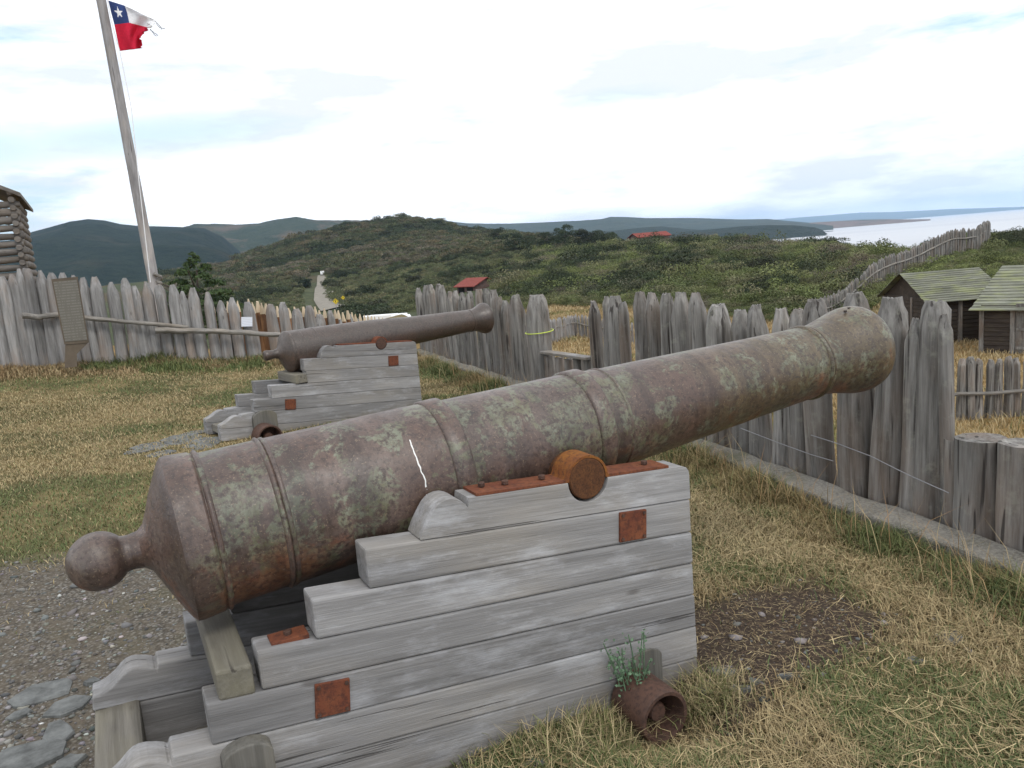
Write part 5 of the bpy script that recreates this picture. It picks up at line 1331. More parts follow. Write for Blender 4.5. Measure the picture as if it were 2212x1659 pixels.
def leaf_cloud(n, centers, radii, size, seed, flat=1.0):
    """n small quads spread through ellipsoidal clumps"""
    R_ = np.random.default_rng(seed); k = len(centers)
    w_ = np.array([r[0] * r[1] * r[2] for r in radii]) ** .7; w_ /= w_.sum()
    ci = R_.choice(k, n, p=w_); C_ = np.array(centers)[ci]; Rd = np.array(radii)[ci]
    d = R_.normal(size=(n, 3)); d /= np.linalg.norm(d, axis=1)[:, None]
    d[:, 2] = np.where(d[:, 2] < -.3, -d[:, 2], d[:, 2])
    q = d * (R_.uniform(.55, 1.08, n) ** .6)[:, None]
    P_ = C_ + q * Rd
    nn = d + R_.normal(size=(n, 3)) * .7; nn /= np.linalg.norm(nn, axis=1)[:, None]
    t = np.cross(nn, R_.normal(size=(n, 3))); t /= np.linalg.norm(t, axis=1)[:, None]; b = np.cross(nn, t)
    s = (size * R_.uniform(.6, 1.5, n))[:, None]
    V = np.stack([P_ - t * s, P_ + b * s * .6, P_ + t * s, P_ - b * s * .6], 1).reshape(-1, 3)
    return V, np.arange(4 * n).reshape(n, 4)
def bush_mesh(name, mat, seed, n=260, size=.13, spread=.5, clumps=7, stems=True):
    R_ = random.Random(seed)
    cs = [(R_.uniform(-spread, spread), R_.uniform(-spread, spread), R_.uniform(.15, .6)) for _ in range(clumps)]
    rs = [(R_.uniform(.3, .5), R_.uniform(.3, .5), R_.uniform(.25, .45)) for _ in range(clumps)]
    V, F = leaf_cloud(n, cs, rs, size, seed)
    me = bpy.data.meshes.new(name); me.from_pydata(V.tolist(), [], F.tolist()); me.materials.append(mat); me.update()
    return me
def gn_scatter(name, P, rotz, scl, meshes, which, mat=None):
    """ONE object: points carrying instances of a few plant meshes (unlinked sources)"""
    me = bpy.data.meshes.new(name); me.vertices.add(len(P)); me.vertices.foreach_set('co', P.astype(np.float32).ravel())
    for nm, a in (('rotz', rotz), ('scl', scl)):
        at = me.attributes.new(nm, 'FLOAT', 'POINT'); at.data.foreach_set('value', a.astype(np.float32))
    at = me.attributes.new('which', 'INT', 'POINT'); at.data.foreach_set('value', which.astype(np.int32))
    o = bpy.data.objects.new(name, me); COL.objects.link(o)
    src = bpy.data.collections.new(name + '_source')
    for k, m_ in enumerate(meshes): src.objects.link(bpy.data.objects.new('%s_plant_%02d' % (name, k), m_))
    ng = bpy.data.node_groups.new(name, 'GeometryNodeTree')
    ng.interface.new_socket('Geometry', in_out='INPUT', socket_type='NodeSocketGeometry'); ng.interface.new_socket('Geometry', in_out='OUTPUT', socket_type='NodeSocketGeometry')
    N = ng.nodes; gi = N.new('NodeGroupInput'); go = N.new('NodeGroupOutput'); ip = N.new('GeometryNodeInstanceOnPoints')
    ci = N.new('GeometryNodeCollectionInfo'); ci.inputs['Collection'].default_value = src; ci.inputs['Separate Children'].default_value = True; ci.inputs['Reset Children'].default_value = True
    ip.inputs['Pick Instance'].default_value = True
    def na(nm, t='FLOAT'):
        n = N.new('GeometryNodeInputNamedAttribute'); n.data_type = t; n.inputs['Name'].default_value = nm; return n.outputs['Attribute']
    cx_ = N.new('ShaderNodeCombineXYZ'); ng.links.new(na('rotz'), cx_.inputs[2])
    ng.links.new(gi.outputs[0], ip.inputs['Points']); ng.links.new(ci.outputs[0], ip.inputs['Instance'])
    ng.links.new(cx_.outputs[0], ip.inputs['Rotation']); ng.links.new(na('scl'), ip.inputs['Scale']); ng.links.new(na('which', 'INT'), ip.inputs['Instance Index'])
    ng.links.new(ip.outputs[0], go.inputs[0])
    md = o.modifiers.new('plants', 'NODES'); md.node_group = ng
    return o
scrub_src = [bush_mesh('scrub_bush', lm_scrub, 10 + k, 800, .038, .6, 14) for k in range(6)]
lm_bushd = leaf_mat('dark_bush_leaves', (0.030, 0.044, 0.020), (0.045, 0.060, 0.026), (0.055, 0.058, 0.035))
lm_bushg = leaf_mat('grey_bush_leaves', (0.13, 0.12, 0.085), (0.155, 0.14, 0.10), (0.12, 0.09, 0.065))
forest_src = [bush_mesh('forest_bush', lm_forest, 30 + k, 420, .065, .6, 11) for k in range(5)] + [bush_mesh('dark_bush', lm_bushd, 75 + k, 420, .065, .5, 9) for k in range(2)] + [bush_mesh('bare_bush', lm_bushg, 78, 420, .05, .5, 9)]
scrub_src += [bush_mesh('dark_bush', lm_bushd, 80 + k, 900, .036, .5, 12) for k in range(2)] + [bush_mesh('bare_bush', lm_bushg, 90 + k, 800, .032, .55, 14) for k in range(2)]
def polar_pts(n, pa, pb, ra, rb, power=2.0):
    u = rng.random(n); r = (ra ** power + u * (rb ** power - ra ** power)) ** (1 / power)
    a = np.radians(rng.uniform(col_az(pa), col_az(pb), n)); return r * np.sin(a), r * np.cos(a), r, np.degrees(a)
def road_clear(x, y):
    r = np.hypot(x, y); px = 1106 + FL * np.tan(np.arctan2(x, y))
    lx = np.interp(r, ds, [q[0] for q in E_]); rx = np.interp(r, ds, [q[1] for q in E_])
    return ~((r > 195) & (r < 425) & (px > lx - 6) & (px < rx + 6)) & ~((r > 120) & (r <= 235) & (px > lx - 5) & (px < rx + 5))
SHEDC = [(20, 36, 5.5), (20.5, 32.5, 5.5)]
# near scrub to the right
parts = []
x, y, r, a = polar_pts(34000, 1090, 2420, 46, 270, 1.2)
mead_edge = np.interp(a, [col_az(1000), col_az(1150), col_az(1300), col_az(1500), col_az(1650), col_az(1760), col_az(1850), col_az(1950), col_az(2400)], [90, 84, 74, 62, 55, 50, 50, 49, 47])
ok = (r > mead_edge + 5 * fbm(x / 6, y / 6, 51, 3)) & (r < np.interp(a, [col_az(1090), col_az(1400), col_az(1600), col_az(1800), col_az(1950), col_az(2080), col_az(2400)], [270, 300, 262, 190, 130, 96, 96]))
for (sx, sy, sr) in SHEDC: ok &= np.hypot(x - sx, y - sy) > sr + 3
ok &= fbm(x / 9, y / 9, 55, 3) > -.42
p = gpt(1408, 305); ok &= ~((np.abs(np.degrees(np.arctan2(x, y)) - col_az(1408)) < 1.9) & (r > 280) & (r < 320))
p = gpt(1027, 170); ok &= np.hypot(x - p[0], y - p[1]) > 9
x, y, r = x[ok], y[ok], r[ok]
sc_ = (0.40 + 0.0042 * r) * (1 - .35 * sst(col_az(1880), col_az(2000), np.degrees(np.arctan2(x, y)))) * rng.lognormal(-.05, .36, len(x)) * (1 + .5 * np.clip(fbm(x / 12, y / 12, 58, 3), -.6, 1))
P = np.stack([x, y, gz(x, y) - .1], 1)
q1 = fbm(x / 8, y / 8, 57, 3); q2 = fbm(x / 7, y / 7, 59, 3)
kd_ = np.where(q1 > .33, 1, np.where(q2 > .33, 2, 0)); kd_ = np.where(rng.random(len(x)) < .05, rng.integers(1, 3, len(x)), kd_)
tag(gn_scatter('scrub', P, rng.uniform(0, 6.28, len(x)), sc_ * np.where(kd_ == 1, 1.5, np.where(kd_ == 2, 1.1, 1.0)), scrub_src, np.where(kd_ == 1, rng.integers(6, 8, len(x)), np.where(kd_ == 2, rng.integers(8, 10, len(x)), rng.integers(0, 6, len(x))))), 'dense low green scrub covering the slope beyond the meadow', 'scrub', kind='stuff')
# valley heath and hill forest
x, y, r, a = polar_pts(78000, 380, 1330, 150, 780, 1.5)
ok = road_clear(x, y) & (fbm(x / 30, y / 30, 61, 4) > np.where(r < 380, -.6, -.8))
p = gpt(1027, 170); ok &= np.hypot(x - p[0], y - p[1]) > 9
p = gpt(1408, 305); ok &= np.hypot(x - p[0], y - p[1]) > 11
px_ = 1106 + FL * np.tan(np.radians(a)); ok &= ~((px_ > 960) & (px_ < 1095) & (r < 168))
x, y, r = x[ok], y[ok], r[ok]
px_ = 1106 + FL * np.tan(np.arctan2(x, y)); lim = 385 + 40 * fbm(x / 40, y / 40, 63, 3) - 60 * sst(900, 1000, px_) - 60 * sst(620, 480, px_)
wood_ = r > lim
fw_ = rng.integers(0, 5, len(x)); fk = fbm(x / 45, y / 45, 67, 4); fw_ = np.where((fk > .22) | (rng.random(len(x)) < .06), rng.integers(5, 7, len(x)), fw_); fw_ = np.where((fk < -.25) & (rng.random(len(x)) < .45), 7, fw_)
sc_ = (1.25 + .0020 * r) * rng.lognormal(0, .33, len(x)); P = np.stack([x, y, gz(x, y) - .15], 1)
tag(gn_scatter('hill_woods', P[wood_], rng.uniform(0, 6.28, wood_.sum()), sc_[wood_], forest_src, fw_[wood_]), 'dark brownish woods and scrub over the round hill', 'scrub', kind='stuff')
heath_src = [bush_mesh('heath_bush', lm_heath, 50 + k, 260, .075, .6, 9) for k in range(5)] + [bush_mesh('dark_bush', lm_bushd, 70 + k, 500, .06, .5, 9) for k in range(2)]
hh_ = ~wood_; P[:, 2] -= .12; sh = (.65 + .0012 * r) * rng.lognormal(0, .3, len(x)); wd_ = rng.integers(0, 5, len(x)); dkm = (fbm(x / 14, y / 14, 65, 3) > .30) | (rng.random(len(x)) < .012); sh = np.where(dkm, sh * 1.9, sh); wd_ = np.where(dkm, rng.integers(5, 7, len(x)), wd_)
tag(gn_scatter('valley_heath', P[hh_], rng.uniform(0, 6.28, hh_.sum()), sh[hh_], heath_src, wd_[hh_]), 'low grey green heath on the valley floor around the gravel road', 'scrub', kind='stuff')

# individual trees
bark_m = wood('tree_bark', 'Z', light=(0.16, 0.14, 0.12), dark=(0.06, 0.05, 0.045), warmth=.3, crack=.5)
def tree(px, r, h, wd, label, mat, seed, kind='round', n=1500, sz=None, group='dark trees on the slope'):
    g0 = on_ground(px, r) - np.array([0, 0, h * .18 if 'bush' in label else 0]); e = empty('tree', tuple(g0), 0, label, 'tree', group)
    R_ = random.Random(seed)
    tube('trunk', [(0, 0, -.5), (R_.uniform(-.1, .1) * h * .3, R_.uniform(-.1, .1), h * .35), (R_.uniform(-.1, .1) * h * .5, R_.uniform(-.1, .1), h * .8)], [h * .03, h * .022, h * .008], bark_m, e, 8)
    for k in range(4):
        a = R_.uniform(0, 6.28); tube('limb', [(0, 0, h * .3 + k * h * .08), (math.cos(a) * wd * .2, math.sin(a) * wd * .2, h * .5 + k * h * .06), (math.cos(a) * wd * .42, math.sin(a) * wd * .42, h * .62 + k * h * .06)], [h * .014, h * .009, h * .004], bark_m, e, 6)
    cs = []; rs = []
    if kind == 'conifer':
        for k in range(26):
            t = k / 25; rr_ = wd * .5 * (1 - t) ** .7; a = k * 2.4
            cs.append((math.cos(a) * rr_ * .7, math.sin(a) * rr_ * .7, h * (.12 + .82 * t))); rs.append((wd * .2 * (1.15 - t), wd * .2 * (1.15 - t), h * .05))
    else:
        for k in range(16):
            a = R_.uniform(0, 6.28); q = R_.uniform(.1, .75) * wd * .5; t = R_.uniform(.22, .88) if h > 4 else R_.uniform(.18, .72)
            if kind == 'umbrella': t = R_.uniform(.5, .9)
            cs.append((math.cos(a) * q, math.sin(a) * q, h * t)); rs.append((wd * R_.uniform(.14, .24), wd * R_.uniform(.14, .24), h * R_.uniform(.12, .22)))
    V, F = leaf_cloud(n, cs, rs, sz or h * .028, seed)
    mobj('crown', V.tolist(), F.tolist(), mat, e)
    return e
tree(430, 75, 8.6, 9.5, 'bright green spreading conifer rising behind the left palisade', lm_conifer, 1, 'conifer', 6500, .16, None)
tl_ = [(1118, 330, 8.5, 12, 'dense dark tree left of the gap in the ridge trees'), (1085, 420, 9, 12, 'dark tree on the hill shoulder, leftmost of the ridge trees'), (1150, 345, 6.5, 10, 'low dark tree in the dip of the ridge line'),
       (1190, 330, 8, 11, 'broad dark tree above the bare patch on the slope'), (1225, 320, 9.5, 12, 'tallest dark round tree on the ridge'), (1262, 325, 8.5, 11, 'dark tree right beside the tallest ridge tree'),
       (1290, 330, 8, 13, 'flat-topped dark tree leaning over the ridge'), (1322, 335, 7, 10, 'thin-crowned dark tree before the red-roofed building'), (1345, 350, 6, 9, 'last small dark tree touching the red-roofed building')]
for i, (px, r, h, wd, lb) in enumerate(tl_):
    tree(px, r, h, wd, lb, lm_dark, 40 + i, 'umbrella' if i in (6, 7) else 'round', 3600, .2)
bl_ = [(1245, 150, 3.6, 7.5, 'dark rounded bush in the middle of the near slope'), (1195, 160, 2.8, 5.5, 'small dark bush left of the middle slope bush'), (1105, 210, 3.5, 6, 'dark bush just above the small red-roofed house'),
       (895, 250, 3.5, 6, 'dark bush standing alone on the valley heath'), (665, 330, 4.5, 8, 'dark bush left of the gravel road'), (640, 310, 3.2, 6, 'smaller dark bush further left of the road'), (745, 360, 4, 7, 'dark bush right of the road crest'),
       (1790, 148, 3.2, 7, 'dark green bush standing up against the sea'), (1745, 155, 2.2, 6, 'low dark bush beside the one against the sea'), (1810, 70, 2.0, 4.0, 'grey green bush beside the start of the hillside fence'), (1640, 75, 2.0, 5, 'dusty green bush at the meadow edge'),
       (1715, 62, 1.6, 4, 'round bush at the meadow edge by the hillside fence'), (2140, 46, 1.5, 4, 'dark bush right behind the nearer shed roof')]
for i, (px, r, h, wd, lb) in enumerate(bl_):
    tree(px, r, h, wd, lb, lm_dark if i not in (9, 10, 11) else lm_scrub, 60 + i, 'round', 3200, .09 if r < 180 else .17, 'single bushes on the slopes')

# ------------------------------------------------------------------ grass
def blades(P, h, wd, lean, col, seed, curl=.5):
    """curved grass blades: P (n,3) roots, h,wd (n), lean (n) horizontal reach / height, col (n,3)"""
    R_ = np.random.default_rng(seed); n = len(P)
    a = R_.uniform(0, 2 * np.pi, n); d = np.stack([np.cos(a), np.sin(a), 0 * a], 1); s = np.stack([-np.sin(a + R_.normal(0, .6, n)), np.cos(a), 0 * a], 1)
    s /= np.linalg.norm(s, axis=1)[:, None]
    w2_ = (wd / 2)[:, None]
    H_ = h[:, None] * np.array([[0, 0, 1.]])
    m1 = P + H_ * .55 + d * (h * lean * .3)[:, None]; m2 = P + H_ * (1 - .35 * np.clip(lean, 0, 1.6) * curl)[:, None] + d * (h * lean)[:, None]
    V = np.stack([P - s * w2_, P + s * w2_, m1 + s * w2_ * .8, m1 - s * w2_ * .8, m2], 1).reshape(-1, 3)
    b = np.arange(n) * 5
    Fq = np.stack([b, b + 1, b + 2, b + 3], 1); Ft = np.stack([b + 3, b + 2, b + 4], 1)
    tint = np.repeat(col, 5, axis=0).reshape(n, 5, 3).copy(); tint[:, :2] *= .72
    return V, Fq, Ft, tint.reshape(-1, 3)
def lying(P, ln, wd, col, seed):
    R_ = np.random.default_rng(seed); n = len(P); a = R_.uniform(0, 2 * np.pi, n); a2 = a + R_.normal(0, .5, n)
    d = np.stack([np.cos(a), np.sin(a), R_.normal(0, .07, n)], 1); d2 = np.stack([np.cos(a2), np.sin(a2), R_.normal(0, .1, n)], 1)
    s = np.stack([-np.sin(a), np.cos(a), 0 * a], 1) * (wd / 2)[:, None]
    P = P + np.array([0, 0, 1.]) * R_.uniform(.006, .035, n)[:, None]
    m1 = P + d * (ln * .5)[:, None]; m2 = m1 + d2 * (ln * .5)[:, None]; m2[:, 2] = np.maximum(m2[:, 2], P[:, 2] - .02)
    V = np.stack([P - s, P + s, m1 + s, m1 - s, m2], 1).reshape(-1, 3); b = np.arange(n) * 5
    return V, np.stack([b, b + 1, b + 2, b + 3], 1), np.stack([b + 3, b + 2, b + 4], 1), np.repeat(col, 5, axis=0)
def merge(name, sets, mat):
    Vs, Q, T, Cc = [], [], [], []; o_ = 0
    for V, q, t, c in sets: Vs.append(V); Q.append(q + o_); T.append(t + o_); Cc.append(c); o_ += len(V)
    return fastmesh(name, np.concatenate(Vs), [np.concatenate(Q), np.concatenate(T)], mat, {'tint': np.concatenate(Cc)})
gm = M('grass_blade', rough=0.7, spec=0.25); gm.out(gm.attr('tint'))
STRAW = np.array([.42, .34, .19]); STRAW2 = np.array([.29, .215, .11]); GREEN = np.array([.085, .122, .045]); GREEN2 = np.array([.155, .165, .062]); OLIVE = np.array([.17, .15, .06]); RUSTY = np.array([.26, .15, .07])
def mixcol(n, k, ca, cb, seed, var=.25):
    R_ = np.random.default_rng(seed); c = ca[None] * (1 - k[:, None]) + cb[None] * k[:, None]
    return c * R_.uniform(1 - var, 1 + var, n)[:, None]
def rect_pts(n, pa, pb, ra, rb, power=1.0):
    x, y, r, a = polar_pts(n, pa, pb, ra, rb, power)
    d = inside_dist(x, y); k = d > .02; return x[k], y[k], r[k]
def clear_of_carriage(x, y, pad=0.0):
    ok = np.ones(len(x), bool)
    for fr, x0, x1, dw in ((fr1, XE - .25, XR, DW), (fr2, xg, XR2, DW2)):
        lx = (x - fr[0][0]) * fr[1][0] + (y - fr[0][1]) * fr[1][1]; ly = (x - fr[0][0]) * fr[2][0] + (y - fr[0][1]) * fr[2][1]
        ok &= ~((lx > x0 - pad) & (lx < x1 + pad) & (ly > -.005 - pad) & (ly < dw + pad))
    return ok
SETS = []
# A: near lawn, front right and centre
x, y, r = rect_pts(230000, 820, 2350, 1.9, 6.5, 1.0)
md = poly_mask(x, y, DIRT, .13); mp2 = poly_mask(x, y, PALE, .18); mg = poly_mask(x, y, GRAVEL, .15)
gr = .5 + 1.1 * fbm(x * 1.7, y * 1.7, 71, 4) - .35 * mp2
keep = (rng.random(len(x)) > .985 * md) & (rng.random(len(x)) > .97 * mg) & clear_of_carriage(x, y)
x, y, r, gr, mp2, md = x[keep], y[keep], r[keep], gr[keep], mp2[keep], md[keep]
n = len(x); isg = rng.random(n) < .08 + sst(.38, .8, gr) * .62 * (1 - .7 * mp2)
col_ = np.where(isg[:, None], mixcol(n, rng.random(n), GREEN, GREEN2, 1), mixcol(n, rng.random(n) * (1 - .8 * mp2) + md * .3, STRAW, STRAW2, 2))
h_ = np.where(isg, rng.uniform(.02, .06, n), rng.uniform(.015, .06, n)) * (1 + .5 * fbm(x * 3, y * 3, 75, 2))
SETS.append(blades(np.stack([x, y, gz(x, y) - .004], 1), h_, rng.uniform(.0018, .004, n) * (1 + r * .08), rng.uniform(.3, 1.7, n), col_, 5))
# lying straw
x, y, r = rect_pts(11000, 820, 2350, 1.9, 6.5, 1.0)
md = poly_mask(x, y, DIRT, .13); mg = poly_mask(x, y, GRAVEL, .15)
keep = (rng.random(len(x)) > .85 * md) & (rng.random(len(x)) > .97 * mg) & clear_of_carriage(x, y, .02) & (fbm(x * 2.4, y * 2.4, 77, 3) > -.25); x, y, r = x[keep], y[keep], r[keep]; n = len(x)
SETS.append(lying(np.stack([x, y, gz(x, y)], 1), rng.uniform(.03, .17, n) * rng.uniform(.6, 1.3, n), rng.uniform(.0016, .0032, n), mixcol(n, rng.random(n), STRAW * 1.35, STRAW2, 3), 6))
x, y, r = rect_pts(26000, 1400, 2350, 2.2, 5, 1.0); md = poly_mask(x, y, DIRT, .16); k_ = rng.random(len(x)) < md * .8; x, y, r = x[k_], y[k_], r[k_]; n = len(x)
SETS.append(lying(np.stack([x, y, gz(x, y) - .006], 1), rng.uniform(.006, .035, n), rng.uniform(.0015, .0032, n), mixcol(n, rng.random(n), STRAW * .8, np.array([.12, .07, .045]), 33), 34))
# fringe along the kerb: taller, green and brown
kd = resample(KERB, .01)
k = rng.integers(0, len(kd), 42000); off = np.abs(rng.normal(0, .17, len(k))) + .015
tn = np.gradient(kd, axis=0); tn /= np.linalg.norm(tn, axis=1)[:, None]; nn = np.stack([-tn[:, 1], tn[:, 0]], 1)
P2 = kd[k] + nn[k] * off[:, None]; x, y = P2[:, 0], P2[:, 1]; n = len(x)
gg = .5 + 1.3 * fbm(x * 1.6, y * 1.6, 81, 3)
isg = rng.random(n) < sst(.3, .75, gg); tall = .5 + .9 * np.clip(.5 + fbm(x * 2.3, y * 2.3, 83, 3), 0, 1.2)
col_ = np.where(isg[:, None], mixcol(n, rng.random(n), GREEN * .9, GREEN2, 4), mixcol(n, rng.random(n), OLIVE, STRAW2, 5))
SETS.append(blades(np.stack([x, y, gz(x, y) - .004], 1), tall * rng.uniform(.05, .17, n) * np.exp(-off * 1.2), rng.uniform(.002, .0045, n) * (1 + np.hypot(x, y) * .08), rng.uniform(.3, 1.4, n), col_, 8))
x, y = P2[::40, 0], P2[::40, 1]; n = len(x)
SETS.append(blades(np.stack([x, y, gz(x, y)], 1), rng.uniform(.15, .38, n), rng.uniform(.0025, .004, n), rng.uniform(.3, 1.0, n), mixcol(n, rng.random(n), STRAW, RUSTY, 6), 9))
# tufts around the wheel and carriage foot
cxw = fr1[0] + fr1[1] * wc1[0] + fr1[2] * (wc1[1] + .05)
for (ox, oy, sg, cnt) in ((cxw[0] - .16, cxw[1] + .02, .07, 900), (cxw[0] + .20, cxw[1] + .10, .07, 1000), (cxw[0] - .38, cxw[1] - .06, .12, 700)):
    x = rng.normal(ox, sg, cnt); y = rng.normal(oy, sg, cnt); ok = clear_of_carriage(x, y); x, y = x[ok], y[ok]; n = len(x)
    SETS.append(blades(np.stack([x, y, gz(x, y)], 1), rng.uniform(.03, .13, n), rng.uniform(.0022, .004, n), rng.uniform(.3, 1.4, n), mixcol(n, (rng.random(n) > .6) * 1., STRAW * .9, GREEN2, 7), 10 + cnt))
# B: mid and far lawn on the left, short
x, y, r = rect_pts(340000, -900, 1560, 4.2, 16.5, 1.15)
mg = poly_mask(x, y, GRAVEL, .2)
keep = (rng.random(len(x)) > .97 * mg) & clear_of_carriage(x, y) & (rng.random(len(x)) > .45 * (r > 12)); x, y, r = x[keep], y[keep], r[keep]; n = len(x)
gr = .5 + 1.25 * fbm(x * .55 + 2, y * .8, 91, 4); isg = rng.random(n) < .1 + sst(.3, .75, gr) * .75
col_ = np.where(isg[:, None], mixcol(n, rng.random(n), GREEN * 1.25, GREEN2, 11), mixcol(n, rng.random(n) ** 1.4, STRAW * 1.02, STRAW2, 12))
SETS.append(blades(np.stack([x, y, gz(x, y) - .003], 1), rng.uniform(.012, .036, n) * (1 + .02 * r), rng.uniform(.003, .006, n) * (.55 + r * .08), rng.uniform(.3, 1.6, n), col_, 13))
# tall rough grass at the foot of the left palisades
fl2 = resample(np.vstack([FENCE_L, FENCE_L[-1:] + [[1.2, .5]]]), .01); k = rng.integers(0, len(fl2), 60000); off = rng.uniform(-.1, 1.5, len(k)) ** 1.0
off = np.abs(rng.normal(0, .55, len(k))) - .08; P2 = fl2[k] + np.stack([rng.normal(0, .1, len(k)), -off], 1); x, y = P2[:, 0], P2[:, 1]; n = len(x)
gg = .5 + 1.2 * fbm(x * .8, y * 1.2, 95, 3); lft = sst(-7.2, -9, x); isg = rng.random(n) < sst(.3, .7, gg) * (1 - .5 * lft)
col_ = np.where(isg[:, None], mixcol(n, rng.random(n), GREEN * 1.1, GREEN2 * 1.15, 14), mixcol(n, np.clip(rng.random(n) * .6 + lft * .5, 0, 1), STRAW * .8, RUSTY, 15))
SETS.append(blades(np.stack([x, y, gz(x, y)], 1), rng.uniform(.05, .24, n) * (.6 + .8 * np.clip(.5 + fbm(x * 1.7, y * 1.7, 98, 3), 0, 1.3)) * (1 + 1.0 * lft) * np.exp(-np.clip(off, 0, 3) * 1.1), rng.uniform(.008, .016, n), rng.uniform(.2, .9, n), col_, 16))
tag(merge('grass', SETS, gm.m), 'short dry and green grass covering the fort lawn', 'grass', kind='stuff')
# C: golden grass outside the fort, on the meadow and round the sheds
SETS = []
x, y, r, a = polar_pts(130000, 1080, 2400, 9, 88, 1.0); ok = (inside_dist(x, y) < -1.5) & (r < 5 + np.interp(a, [col_az(1000), col_az(1150), col_az(1300), col_az(1500), col_az(1650), col_az(1760), col_az(1850), col_az(1950), col_az(2400)], [90, 84, 74, 62, 55, 50, 50, 49, 47]))
x, y, r = x[ok], y[ok], r[ok]; n = len(x)
gg = .5 + 1.1 * fbm(x / 5, y / 5, 97, 4); isg = rng.random(n) < sst(.5, .85, gg)
col_ = np.where(isg[:, None], mixcol(n, rng.random(n), GREEN2, OLIVE, 17), mixcol(n, rng.random(n), STRAW * .92, STRAW2 * 1.1, 18))
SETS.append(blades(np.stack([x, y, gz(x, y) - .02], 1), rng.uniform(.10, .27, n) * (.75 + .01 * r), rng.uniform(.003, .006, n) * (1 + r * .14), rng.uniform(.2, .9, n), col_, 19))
tag(merge('meadow_grass', SETS, gm.m), 'golden knee-high grass on the meadow beyond the palisade', 'grass', kind='stuff')

# ------------------------------------------------------------------ weed in front of the carriage
wp_ = tolocal(atz(1345, 1500, 0.0), fr1)
wb = fr1[0] + fr1[1] * wp_[0] + fr1[2] * (-0.05)
we = empty('weed', (wb[0], wb[1], 0), 0, 'bluish green leafy weed growing against the carriage foot beside the wheel', 'plant')
wm = plain('weed_leaf', (0.10, 0.165, 0.095), .7, .3, .4, 20)
V = []; F = []; R_ = random.Random(5)
for s_ in range(16):
    ax, ay = R_.uniform(-.06, .06), R_.uniform(-.03, .03); hx, hy, hz = R_.uniform(-.08, .06), R_.uniform(-.05, .0), R_.uniform(.12, .32)
    tube('stem', [(ax, ay, 0), (ax + hx * .5, ay + hy * .5, hz * .55), (ax + hx, ay + hy, hz)], .0022, wm, we, 5)
    for k in range(18):
        t = R_.uniform(.2, 1.05); c = Vector((ax + hx * t, ay + hy * t, hz * t)) + Vector((R_.gauss(0, .012), R_.gauss(0, .012), R_.gauss(0, .008)))
        d = Vector((R_.gauss(0, 1), R_.gauss(0, 1), R_.gauss(0, .5))).normalized() * R_.uniform(.008, .018); q = d.orthogonal().normalized() * R_.uniform(.003, .007)
        n0 = len(V); V += [tuple(c), tuple(c + d * .5 + q), tuple(c + d), tuple(c + d * .5 - q)]; F.append((n0, n0 + 1, n0 + 2, n0 + 3))
mobj('leaves', V, F, wm, we)

# ------------------------------------------------------------------ stones
def stone(px, py, wpx, hpx, label, seed, th=.03, z=0.0, grp='flat slate stones lying in the ground', name='slate_stone', rot=None):
    c = atz(px, py, z); R_ = random.Random(seed)
    d = math.hypot(c[0], c[1]); sx = wpx * d / FL / 2 * 1.05
    c_up = atz(px, py - hpx / 2, z); c_dn = atz(px, py + hpx / 2, z); sy = np.linalg.norm(c_up - c_dn) / 2
    n = R_.randint(6, 9); pts = []
    for i in range(n):
        a = 6.283 * i / n + R_.uniform(-.25, .25); q = R_.uniform(.8, 1.12); pts.append((sx * q * math.cos(a), sy * q * math.sin(a)))
    az = math.atan2(c[0], c[1]); g0 = float(gz(np.array([c[0]]), np.array([c[1]]))[0])
    V = [(x, y, -th) for x, y in pts] + [(x, y, th * .2 + R_.uniform(0, .006)) for x, y in pts] + [(x * .9, y * .9, th * .45 + R_.uniform(-.004, .006)) for x, y in pts]
    F = [(i, (i + 1) % n, (i + 1) % n + n, i + n) for i in range(n)] + [(i + n, (i + 1) % n + n, (i + 1) % n + 2 * n, i + 2 * n) for i in range(n)] + [tuple(range(2 * n, 3 * n))]
    o = mobj(name, V, F, MAT['slate'], None, (c[0], c[1], g0), (R_.uniform(-.04, .04), R_.uniform(-.04, .04), -az + R_.uniform(-.2, .2)))
    tag(o, label, 'stone', grp); return o
ST = [(95, 1500, 120, 50, 'long flat slate slab in the gravel, left of the rear scroll'), (150, 1528, 95, 36, 'slate slab nearest the tail of the carriage'), (55, 1640, 150, 70, 'broad slate slab in the bottom left corner'),
      (42, 1548, 46, 16, 'thin slate flake left of the long slab'), (125, 1590, 60, 50, 'blocky slate stone in the gravel below the two slabs'), (150, 1650, 60, 28, 'slate stone beside the axletree at the bottom edge'),
      (1560, 1450, 62, 18, 'pale slate lying just right of the carriage front'), (1535, 1478, 70, 34, 'curved slate stone in the dirt in front of the wheel'), (1600, 1487, 52, 14, 'slim slate beside the dark earth patch'), (1700, 1465, 44, 12, 'small slate on the edge of the dark earth'),
      (2052, 1382, 56, 34, 'grey slate in the dry grass right of the dark earth'), (1160, 1652, 62, 26, 'slate by the bottom edge in front of the carriage'), (1630, 1474, 24, 10, 'small round stone between the dirt slates'),
      (200, 1478, 30, 12, 'small buff stone beside the rear scroll'), (1978, 1432, 44, 10, 'narrow slate half hidden in the straw')]
for i, s_ in enumerate(ST): stone(*s_[:4], s_[4], 800 + i)
# broken slate outcrop by the far carriage
for i, (px, py, wp, hp_) in enumerate([(330, 975, 80, 18), (390, 960, 90, 20), (440, 968, 70, 26), (350, 990, 60, 10), (300, 985, 50, 10), (420, 945, 60, 10)]):
    stone(px, py, wp, hp_, ['broad left slab of the broken slate by the far carriage', 'middle slab of the broken slate by the far carriage', 'slab of broken slate touching the far carriage tail', 'front slab of the broken slate by the far carriage', 'leftmost flake of the broken slate by the far carriage', 'rear flake of the broken slate by the far carriage'][i], 830 + i, .02)
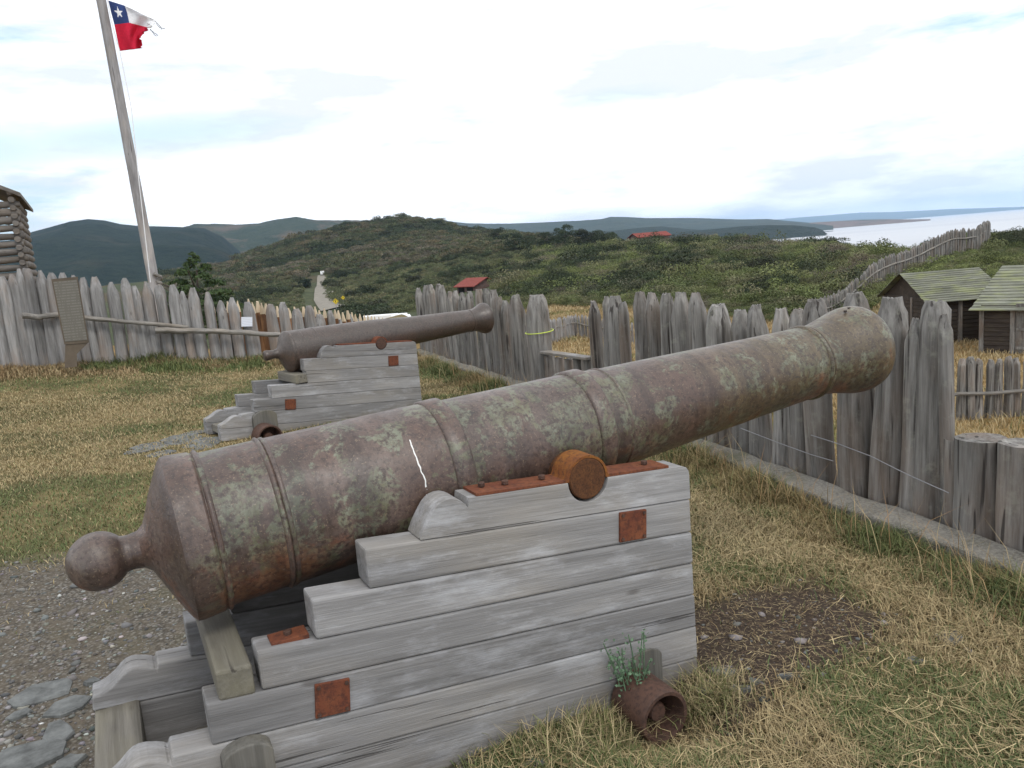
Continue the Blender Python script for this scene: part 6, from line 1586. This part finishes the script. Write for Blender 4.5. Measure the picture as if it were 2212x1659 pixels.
# gravel pebbles: stuff
n = 9000
u1, u2 = rng.uniform(-300, 900, n), rng.uniform(1180, 1760, n)
pts = np.array([atz(a, b, 0.0) for a, b in zip(u1, u2)]); mg = poly_mask(pts[:, 0], pts[:, 1], GRAVEL, .1)
n3 = 3500; xx, yy, r3 = rect_pts(n3, 820, 2300, 2, 5, 1.0); keep3 = rng.random(len(xx)) < .12 + .6 * poly_mask(xx, yy, DIRT, .1)
pts = np.vstack([pts[rng.random(n) < mg], np.stack([xx[keep3], yy[keep3], 0 * xx[keep3]], 1)])
ok = clear_of_carriage(pts[:, 0], pts[:, 1], -.1); pts = pts[ok]
bm = bmesh.new(); bmesh.ops.create_icosphere(bm, subdivisions=1, radius=1.0); bv = np.array([v.co[:] for v in bm.verts]); bf = np.array([[v.index for v in f.verts] for f in bm.faces]); bm.free()
k = len(pts); s_ = (rng.lognormal(-5.45, .62, k)).clip(.0022, .038)
jit = rng.uniform(.6, 1.3, (k, len(bv), 1)); axs = np.stack([rng.uniform(.7, 1.5, k), rng.uniform(.7, 1.5, k), rng.uniform(.4, .8, k)], 1)
Vp = (bv[None] * jit * axs[:, None] * s_[:, None, None] + np.stack([pts[:, 0], pts[:, 1], gz(pts[:, 0], pts[:, 1]) + s_ * .15], 1)[:, None]).reshape(-1, 3)
Fp = (bf[None] + (np.arange(k) * len(bv))[:, None, None]).reshape(-1, 3)
pc = np.array([.20, .195, .185])[None] * rng.lognormal(-.25, .4, k)[:, None] * (1 + rng.normal(0, .06, (k, 3)) * np.array([1, .6, 1])) ; pc = np.clip(pc, .03, .6)
gmat = M('pebble', rough=.8, spec=.3); gmat.out(gmat.attr('tint'))
tag(fastmesh('gravel_pebbles', Vp, Fp, gmat.m, {'tint': np.repeat(pc, len(bv), axis=0)}), 'small grey pebbles scattered over the gravel and bare earth', 'gravel', kind='stuff')

# ------------------------------------------------------------------ haze
hz = bpy.data.materials.new('haze_air'); hz.use_nodes = True; hn = hz.node_tree; hn.nodes.clear()
ho = hn.nodes.new('ShaderNodeOutputMaterial'); hv = hn.nodes.new('ShaderNodeVolumePrincipled')
hv.inputs['Color'].default_value = (0.52, 0.74, 1.0, 1); hv.inputs['Density'].default_value = 0.00006; hv.inputs['Anisotropy'].default_value = 0.2
hn.links.new(hv.outputs[0], ho.inputs['Volume'])
hb = 24000.0; V = [(x, y, z) for x in (-hb, hb) for y in (-hb, hb) for z in (-40.0, 420.0)]
hzo = mobj('haze', V, [(0, 1, 3, 2), (4, 6, 7, 5), (0, 4, 5, 1), (2, 3, 7, 6), (0, 2, 6, 4), (1, 5, 7, 3)], hz)
tag(hzo, 'thin bluish air haze over the far hills', 'haze', kind='stuff')
